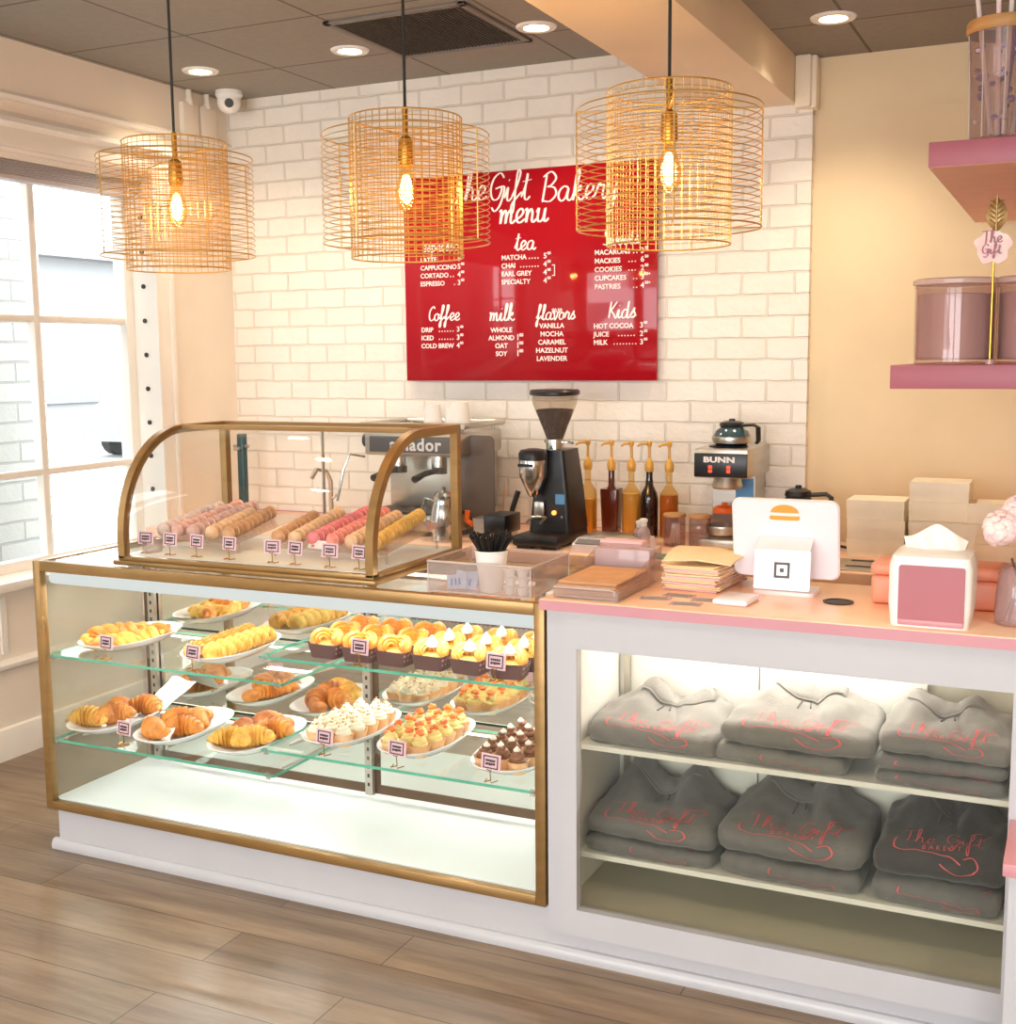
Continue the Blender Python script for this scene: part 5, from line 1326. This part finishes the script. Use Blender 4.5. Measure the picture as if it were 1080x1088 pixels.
for k, (px, lb, mt) in enumerate(((717, 'glass jar with a wooden lid holding wrapped sticks', 'x'), (744, 'glass jar with a wooden lid holding green leaves', 'y'))):
    y = 4.66; q = at(px, 570, Y=y)
    r = thing('glass_jar', lb, 'jar', (q.x, y, BT)); M = PL(q.x, y)
    m = MB().lathe([(.042, 0), (.044, .004), (.044, .115), (.042, .118), (.041, .113), (.041, .006)], 26); m.xf(M); m.build('glass', 'jar_glass', r)
    m = MB().lathe([(.046, .118), (.047, .124), (.044, .13)], 26); m.xf(M); m.build('lid', 'wood', r)
    m = MB()
    if k == 0:
        for j in range(6): m.cyl((-.02+.008*j, -.01+.006*(j % 3), .008), (.0+.006*j-.01, .01-.004*j, .085+.006*(j % 2)), .0035, n=8)
        m.xf(M); m.build('wrapped_stick', 'paper_white', r)
    else:
        for j in range(9): a = 2.4*j; m.ell((.018*math.cos(a), .018*math.sin(a), .014+.003*(j % 3)), (.014, .010, .006), 8, 6)
        m.xf(M); m.build('leaves', 'leaf_green', r)
# drip coffee brewer
wx0, wx1 = at(738, 490, Y=4.62).x, at(795, 490, Y=4.62).x; wy0, wy1 = 4.62, 4.98
r = thing('coffee_brewer', 'steel drip coffee brewer with a black control panel', 'coffee maker', ((wx0+wx1)/2, 4.8, BT))
zt = at(760, 473, Y=4.8).z; zb = at(760, 508, Y=4.62).z
m = MB().box(wx0, wx1, wy0, wy1, zb, zt, .006).box(wx0+.02, wx1-.02, wy0+.2, wy1, BT+.03, zb).box(wx0, wx1, wy0-.0, wy1, BT+.001, BT+.04, .006); m.build('body', 'steel', r)
MB().box(wx0+.001, wx1-.001, wy0-.008, wy0+.002, zb+.004, zt-.018, .003).build('control_panel', 'black_plastic', r)
vs, fs = text_geo('BUNN', .036, 'CENTER', .0006, 1.05, .0018); m = MB(); m.add([((wx0+wx1)/2-.005+v.x*1.2, wy0-.0095-v.z, zt-.052+v.y*.8) for v in vs], fs); m.build('lettering', 'label_white', r, smooth=0)
m = MB()
for x in (.28, .62):
    for z in (0, .016): m.box(wx0+(wx1-wx0)*x, wx0+(wx1-wx0)*x+.014, wy0-.011, wy0-.008, zb+.022+z, zb+.034+z)
m.build('switch', 'red_light', r)
MB().box((wx0+wx1)/2+.01, wx1-.025, wy0+.195, wy0+.1995, zb-.11, zb-.02).build('notice', 'blue_label', r)
MB().lathe([(.05, 0), (.062, -.04), (.055, -.05)], 22, ((wx0+wx1)/2, wy0+.10, zb)).build('funnel', 'steel', r)
MB().lathe([(.075, 0), (.078, .006), (.06, .008)], 26, ((wx0+wx1)/2, wy0+.11, zt)).build('top_warmer', 'black_plastic', r)
def carafe(x, y, z, mat, hmat, label, ang=0, s=1, zs=1):
    r = thing('coffee_carafe', label, 'carafe', (x, y, z)); M = Matrix.Translation((x, y, z+.0008)) @ Matrix.Rotation(ang, 4, 'Z') @ Matrix.Diagonal((s, s, s*zs, 1))
    m = MB().lathe([(.058, 0), (.074, .012), (.078, .04), (.066, .075), (.044, .10), (.04, .105)], 28); m.xf(M); m.build('pot', mat, r)
    m = MB().lathe([(.047, .10), (.05, .106), (.046, .122), (.03, .13), (.012, .132), (.012, .142), (.002, .144)], 24); m.xf(M); m.build('lid', hmat, r)
    m = MB().tube([(.045, 0, .108), (.10, 0, .112), (.118, 0, .10), (.12, 0, .03), (.112, 0, .012)], [.012, .012, .013, .012, .01], 10, flat=.7); m.xf(M); m.build('handle', hmat, r)
    m = MB().lathe([(.0745, .012), (.0795, .04), (.0775, .048)], 28, cap=False); m.xf(M); m.build('band', 'steel', r); return r
carafe((wx0+wx1)/2+.012, wy0+.115, zt+.008, 'teal_glass', 'black_plastic', 'dark glass coffee carafe on top of the brewer', -.3, 1.0, .72)
carafe(wx0+.10, wy0+.09, BT+.041, 'jar_glass', 'orange_plastic', 'orange handled glass carafe on the lower plate of the brewer', -.35, .95)
q = at(850, 545, Y=4.75)
carafe(q.x, 4.72, BT+.105, 'teal_glass', 'black_plastic', 'black lidded coffee carafe behind the tablet', .1, 1.05)
tag(MB().lathe([(.09, 0), (.095, .02), (.09, .10), (.08, .104)], 26, (q.x, 4.72, BT+.0005)).build('warmer_plate', 'steel'), 'round warming plate under the carafe behind the tablet', 'warmer')
# small things between scale and bags
q = at(667, 577, Y=4.42)
for k in range(3):
    m = MB().lathe([(.014, 0), (.016, .004), (.016, .02), (.012, .026)], 16); o = m.build('measuring_cap', 'teal_dark'); o.location = (q.x+.03*k-.03, 4.42+.012*(k % 2), BT+.0005)
    tag(o, '%s of the three small dark teal caps right of the scale' % ('left one', 'middle one', 'right one')[k], 'cap')
m = MB().box(-.07, .07, -.05, .05, 0, .006, .002, 1); o = m.build('green_mat', 'far_green'); q = at(705, 590, Z=BT); o.location = (q.x, 4.36, BT+.0005); tag(o, 'small green mat on the back counter above the bag stack', 'mat')
# drop-in tray
a = at(918, 600, Z=BT)
r = thing('drop_in_rinser', 'steel drop-in rinser tray with black slots on the back counter', 'tray', (a.x, a.y, BT)); M = PL(a.x+.03, 4.46)
m = MB().box(-.13, .13, -.13, .12, 0, .004, .001, 1); m.box(-.10, .10, -.10, .09, .004, .006); m.xf(M); m.build('plate', 'steel', r)
for a_, b_ in ((-.07, -.05), (.055, .075)): MB().box(-.08, .08, a_, b_, .006, .008).xf(M).build('slot', 'black_plastic', r)
# white boxes
bwid, bhei, bdep = .206, .072, .17
def bake_box():
    r = thing('bakery_box', 'x', 'box', (0, 0, 0))
    MB().box(-bwid/2, bwid/2, -bdep/2, bdep/2, 0, bhei-.003, .0015, 1).build('body', 'box_board', r)
    m = MB().box(-bwid/2-.001, bwid/2+.001, -bdep/2-.002, bdep/2, bhei-.003, bhei, .001, 1); m.box(-bwid/2-.001, bwid/2+.001, -bdep/2-.002, -bdep/2-.0005, bhei*.55, bhei-.003); m.build('lid', 'box_board', r); return r
bb = None
for px, n_, y, lb in ((930, 3, 4.72, 'left'), (996, 4, 4.74, 'middle'), (1060, 3, 4.73, 'right')):
    x = at(px, 560, Y=y-bdep/2).x
    for j in range(n_):
        loc = (x+rnd.uniform(-.003, .003), y+rnd.uniform(-.004, .004), BT+.0005+(bhei+.0006)*j)
        if bb is None: bb = o = bake_box(); o.location = loc
        else: o = dup(bb, loc)
        o['label'] = 'cream cardboard bakery box, %s in the %s stack by the cream wall' % (('at the bottom', 'second from the bottom', 'third from the bottom', 'on top of four')[j], lb); o['group'] = 'bakery boxes by the cream wall'
m = MB(); x = at(1005, 540, Y=4.55).x
m.box(-.095, .095, -.07, .06, 0, .004).box(-.095, .095, .056, .06, .004, .06).box(-.095, -.092, -.07, .056, .004, .06).box(.092, .095, -.07, .056, .004, .06)
m.loft([[(-.105, -.072, .165), (-.095, -.066, .004), (-.095, -.069, .004), (-.105, -.075, .165)], [(.115, -.072, .165), (.095, -.066, .004), (.095, -.069, .004), (.115, -.075, .165)]])
o = m.build('open_box', 'box_board'); o.location = (x, 4.54, BT+.0005); tag(o, 'open cream box with a raised flap behind the napkin dispenser', 'box')
a, b, c = at(893, 574, Y=4.9), at(902, 580, Y=4.7), at(885, 571, Y=4.95)
tag(MB().tube([(c.x-.05, 4.96, BT+.006), (c.x, 4.95, BT+.006), (a.x+.01, 4.85, BT+.006), (b.x+.03, 4.76, BT+.006)], .005, 7).build('power_cord', 'black_rubber'), 'black power cord on the back counter left of the boxes', 'cord')

# ------------------------------------------------------------------ pink wall shelves and jars
ZS1 = at(946, 388, Y=3.4).z; ZS0 = ZS1-.063; XS = at(946, 400, Y=3.4).x
ZT0 = at(986, 178, Y=3.4).z; ZT1 = ZT0+.063; XT = at(987, 165, Y=3.4).x
tag(MB().box(XS, .319, 3.4, 4.6, ZS0, ZS1, .002).mat(1).box(XS+.003, .318, 3.403, 4.598, ZS0-.001, ZS0+.002).build('wall_shelf', ['pink_shelf', 'pink_under_lit']), 'lower pink floating shelf at the right edge, carrying the candle jars', 'shelf')  # second material paints the underside as warmly lit
tag(MB().box(XT, .319, 3.4, 4.9, ZT0, ZT1, .002).mat(1).box(XT+.003, .318, 3.403, 4.898, ZT0-.001, ZT0+.002).build('wall_shelf', ['pink_shelf', 'pink_under_lit']), 'upper pink floating shelf at the right edge, carrying the gem vase', 'shelf')
jr = None
for px, lb in ((1014, 'large glass jar with a pinkish lid, left of the two on the lower shelf'), (1103, 'large glass jar partly cut off by the right edge on the lower shelf')):
    q = at(px, 385, Y=3.53)
    r = thing('candle_jar', lb, 'jar', (q.x, 3.53, ZS1)); M = Matrix.Translation((q.x, 3.53, ZS1+.0005))
    MB().lathe([(.100, 0), (.105, .006), (.106, .2), (.108, .208), (.104, .210), (.101, .2), (.101, .012)], 40).xf(M).build('glass', 'jar_glass', r)
    MB().lathe([(.094, .013), (.098, .018), (.098, .185), (.09, .187)], 36).xf(M).build('wax', 'candle_pink', r)
    MB().lathe([(.104, .211), (.112, .213), (.112, .224), (.104, .228), (.05, .229)], 40).xf(M).build('lid', 'frosted', r)
q = at(1055, 300, Y=3.42)
r = thing('cake_topper', 'pink acrylic topper on a gold stick standing between the two jars', 'topper', (q.x, 3.43, ZS1)); x = q.x
zt = lambda py: at(1055, py, Y=3.43).z
MB().cyl((x, 3.43, ZS1+.001), (x, 3.43, zt(278)), .0032, n=10).build('stick', 'brass', r)
MB().lathe([(.012, 0), (.012, .012), (.005, .014)], 14, (x, 3.43, ZS1+.0005)).build('foot', 'frosted', r)
m = MB(); pts = []
for j in range(40):
    a = 2*PI*j/40; k = 1+.10*math.sin(5*a)+.05*math.sin(9*a+1); pts.append((x-.002+.043*k*math.cos(a), zt(262)+.044*k*math.sin(a)))
m.loft([[(p, 3.424, z) for p, z in pts], [(p, 3.428, z) for p, z in pts]]); tq = m.build('plaque', 'petal', r)
m = MB(); script_to(m, 'The', lambda a, b: (x-.03+a*.032, 3.4232-.00001*len(m.v), zt(258)+b*.030), .06); script_to(m, 'Gift', lambda a, b: (x-.03+a*.028, 3.4232-.00001*len(m.v), zt(270)+b*.024), .06); [setattr(v, 'y', v.y-.000002*(i_//2)) for i_, v in enumerate(m.v)]; m.build('lettering', 'pink_shelf', tq, smooth=0)
m = MB(); L = []
for i in range(13):
    t = i/12; w2 = .026*math.sin(PI*min(.98, t*.95+.03))**.8
    L.append([(x+.004+w2*u, 3.418-.006*(1-abs(u)), zt(246)+.082*t) for u in (-1, -.5, 0, .5, 1)]+[(x+.004+w2*u, 3.422-.006*(1-abs(u)), zt(246)+.082*t) for u in (1, .5, 0, -.5, -1)])
m.loft(L)
for k in range(5):
    z = zt(246)+.016+.012*k
    for sgn in (-1, 1): m.tube([(x+.004, 3.412, z), (x+.004+sgn*.016, 3.415, z+.012)], .0022, 5)
m.tube([(x+.004, 3.411, zt(246)), (x+.004, 3.411, zt(246)+.09)], .0025, 6); m.build('gold_leaf', 'bronze', r)
# gem vase on the upper shelf
q = at(1062, 148, Y=3.5)
r = thing('gem_vase', 'tall clear vase of coloured gems and glass straws on the upper shelf', 'vase', (q.x, 3.5, ZT1)); vx2 = q.x; M = Matrix.Translation((vx2, 3.5, ZT1+.0005))
MB().lathe([(.07, 0), (.075, .006), (.078, .1), (.086, .30), (.085, .305), (.083, .30), (.075, .1), (.072, .01)], 36).xf(M).build('glass', 'jar_glass', r)
MB().lathe([(.0865, .272), (.090, .28), (.090, .298), (.0865, .305)], 36, cap=False).xf(M).build('gold_rim', 'wood', r)
m = MB(); g = random.Random(9)
for k in range(9): a = 2*PI*k/9; m.tube([(.0765*math.cos(a), .0765*math.sin(a), .01), (.080*math.cos(a), .080*math.sin(a), .14), (.0855*math.cos(a), .0855*math.sin(a), .27)], .0018, 5)
m.xf(M); m.build('facet_rib', 'plastic_edge', r)
m = MB()
for k in range(34):
    a = g.uniform(0, 2*PI); h_ = g.uniform(.05, .25); rr = g.uniform(.05, .066); s = g.uniform(.006, .011); t0 = m.mark()
    m.k = g.choice((0, 0, 1, 2)); m.ell((0, 0, 0), (s, s*.8, s), 6, 4); m.xf(Matrix.Translation((rr*math.cos(a), rr*math.sin(a), h_)) @ Matrix.Rotation(g.uniform(0, 3), 4, 'X'), t0)
m.xf(M); o = m.build('gems', ['gem_purple', 'gem_dark', 'gem_clear'], r, smooth=0); o['kind'] = 'stuff'
for k, (dx, tx_, mt) in enumerate(((-.02, -.07, 'gem_clear'), (.01, .02, 'gem_clear'), (-.005, -.015, 'petal'), (.03, .07, 'gem_clear'), (.0, .045, 'gem_purple'))):
    m = MB().tube([(dx, .01*k-.02, .02), (tx_, .012*k-.03, .42)], .006, 8); m.xf(M); o = m.build('glass_straw', mt); tag(o, 'glass straw standing in the gem vase, %s' % ('leaning furthest left', 'upright by the middle', 'pale pink one', 'leaning furthest right', 'purple one'), 'straw') if False else tag(o, ('clear glass straw leaning left in the gem vase', 'clear upright glass straw in the middle of the gem vase', 'pale pink straw in the gem vase', 'clear glass straw leaning right in the gem vase', 'purple straw in the gem vase')[k], 'straw')
#@@CAMERA
# ------------------------------------------------------------------ camera, world, light
cd = bpy.data.cameras.new('camera'); cam = bpy.data.objects.new('camera', cd); COL.objects.link(cam)
cd.sensor_fit = 'HORIZONTAL'; cd.sensor_width = 36; cd.lens = FPX/1080*36; cd.clip_start = .05; cd.clip_end = 300
Mx = Matrix((CR, CU, -CF)).transposed().to_4x4(); Mx.translation = (0, 0, EYE); cam.matrix_world = Mx
S.camera = cam
wd = bpy.data.worlds.new('daylight'); S.world = wd; wd.use_nodes = True
bg = wd.node_tree.nodes['Background']; bg.inputs[0].default_value = (.93, .97, 1, 1); bg.inputs[1].default_value = 6.5
def area(name, loc, size, energy, col, target):
    L = bpy.data.lights.new(name, 'AREA'); L.shape = 'RECTANGLE'; L.size, L.size_y = size; L.energy = energy; L.color = col
    o = bpy.data.objects.new(name, L); COL.objects.link(o); o.location = loc
    o.rotation_euler = (Vector(target)-Vector(loc)).to_track_quat('-Z', 'Y').to_euler(); return o
area('case_tube_light', (-2.13, 2.90, .886), (1.65, .02), 3.2, (1, .98, .94), (-2.13, 3.12, .45))
area('case_rear_fill', (-2.13, 3.268, .92), (1.6, .012), 3.2, (1, .98, .94), (-2.13, 3.0, .4))  # added fill from the top rear of the case
area('shelf_rear_fill', (-2.55, 3.262, ZUL-.014), (.84, .008), 2.4, (1, .98, .94), (-2.55, 3.02, .2))  # added fills under the four glass shelves
area('shelf_rear_fill', (-1.71, 3.262, ZUR-.014), (.84, .008), 2.4, (1, .98, .94), (-1.71, 3.02, .2))
area('shelf_rear_fill', (-2.55, 3.262, ZLL-.014), (.84, .008), .5, (1, .98, .94), (-2.55, 2.98, .0))
area('shelf_rear_fill', (-1.71, 3.262, ZLR-.014), (.84, .008), .5, (1, .98, .94), (-1.71, 2.98, .0))
area('cabinet_led_light', (-.73, 3.185, .936), (.7, .02), 3.3, (1, .98, .93), (-.73, 3.1, .3))
def portal(name, loc, size, target):
    o = area(name, loc, size, 1, (1, 1, 1), target); o.data.cycles.is_portal = True; o.data.size, o.data.size_y = size
portal('window_portal', (XL-.2, 2.895, 1.58), (3.1, 1.72), (0, 2.895, 1.58))
for k, (a, b) in enumerate(((-3.5, -2.0), (-1.7, -.2), (.1, 1.9))): portal('shopfront_portal', ((a+b)/2, YF-.1, 1.45), (b-a, 2.1), ((a+b)/2, 3, 1.45))
S.view_settings.view_transform = 'Standard'; S.view_settings.look = 'None'; S.view_settings.gamma = 1; S.view_settings.use_curve_mapping = False
S.view_settings.exposure = 0.66
S.cycles.use_denoising = True
S.cycles.max_bounces = 10; S.cycles.transparent_max_bounces = 24; S.cycles.glossy_bounces = 5; S.cycles.diffuse_bounces = 5
S.cycles.sample_clamp_indirect = 6; S.cycles.caustics_reflective = False; S.cycles.caustics_refractive = False
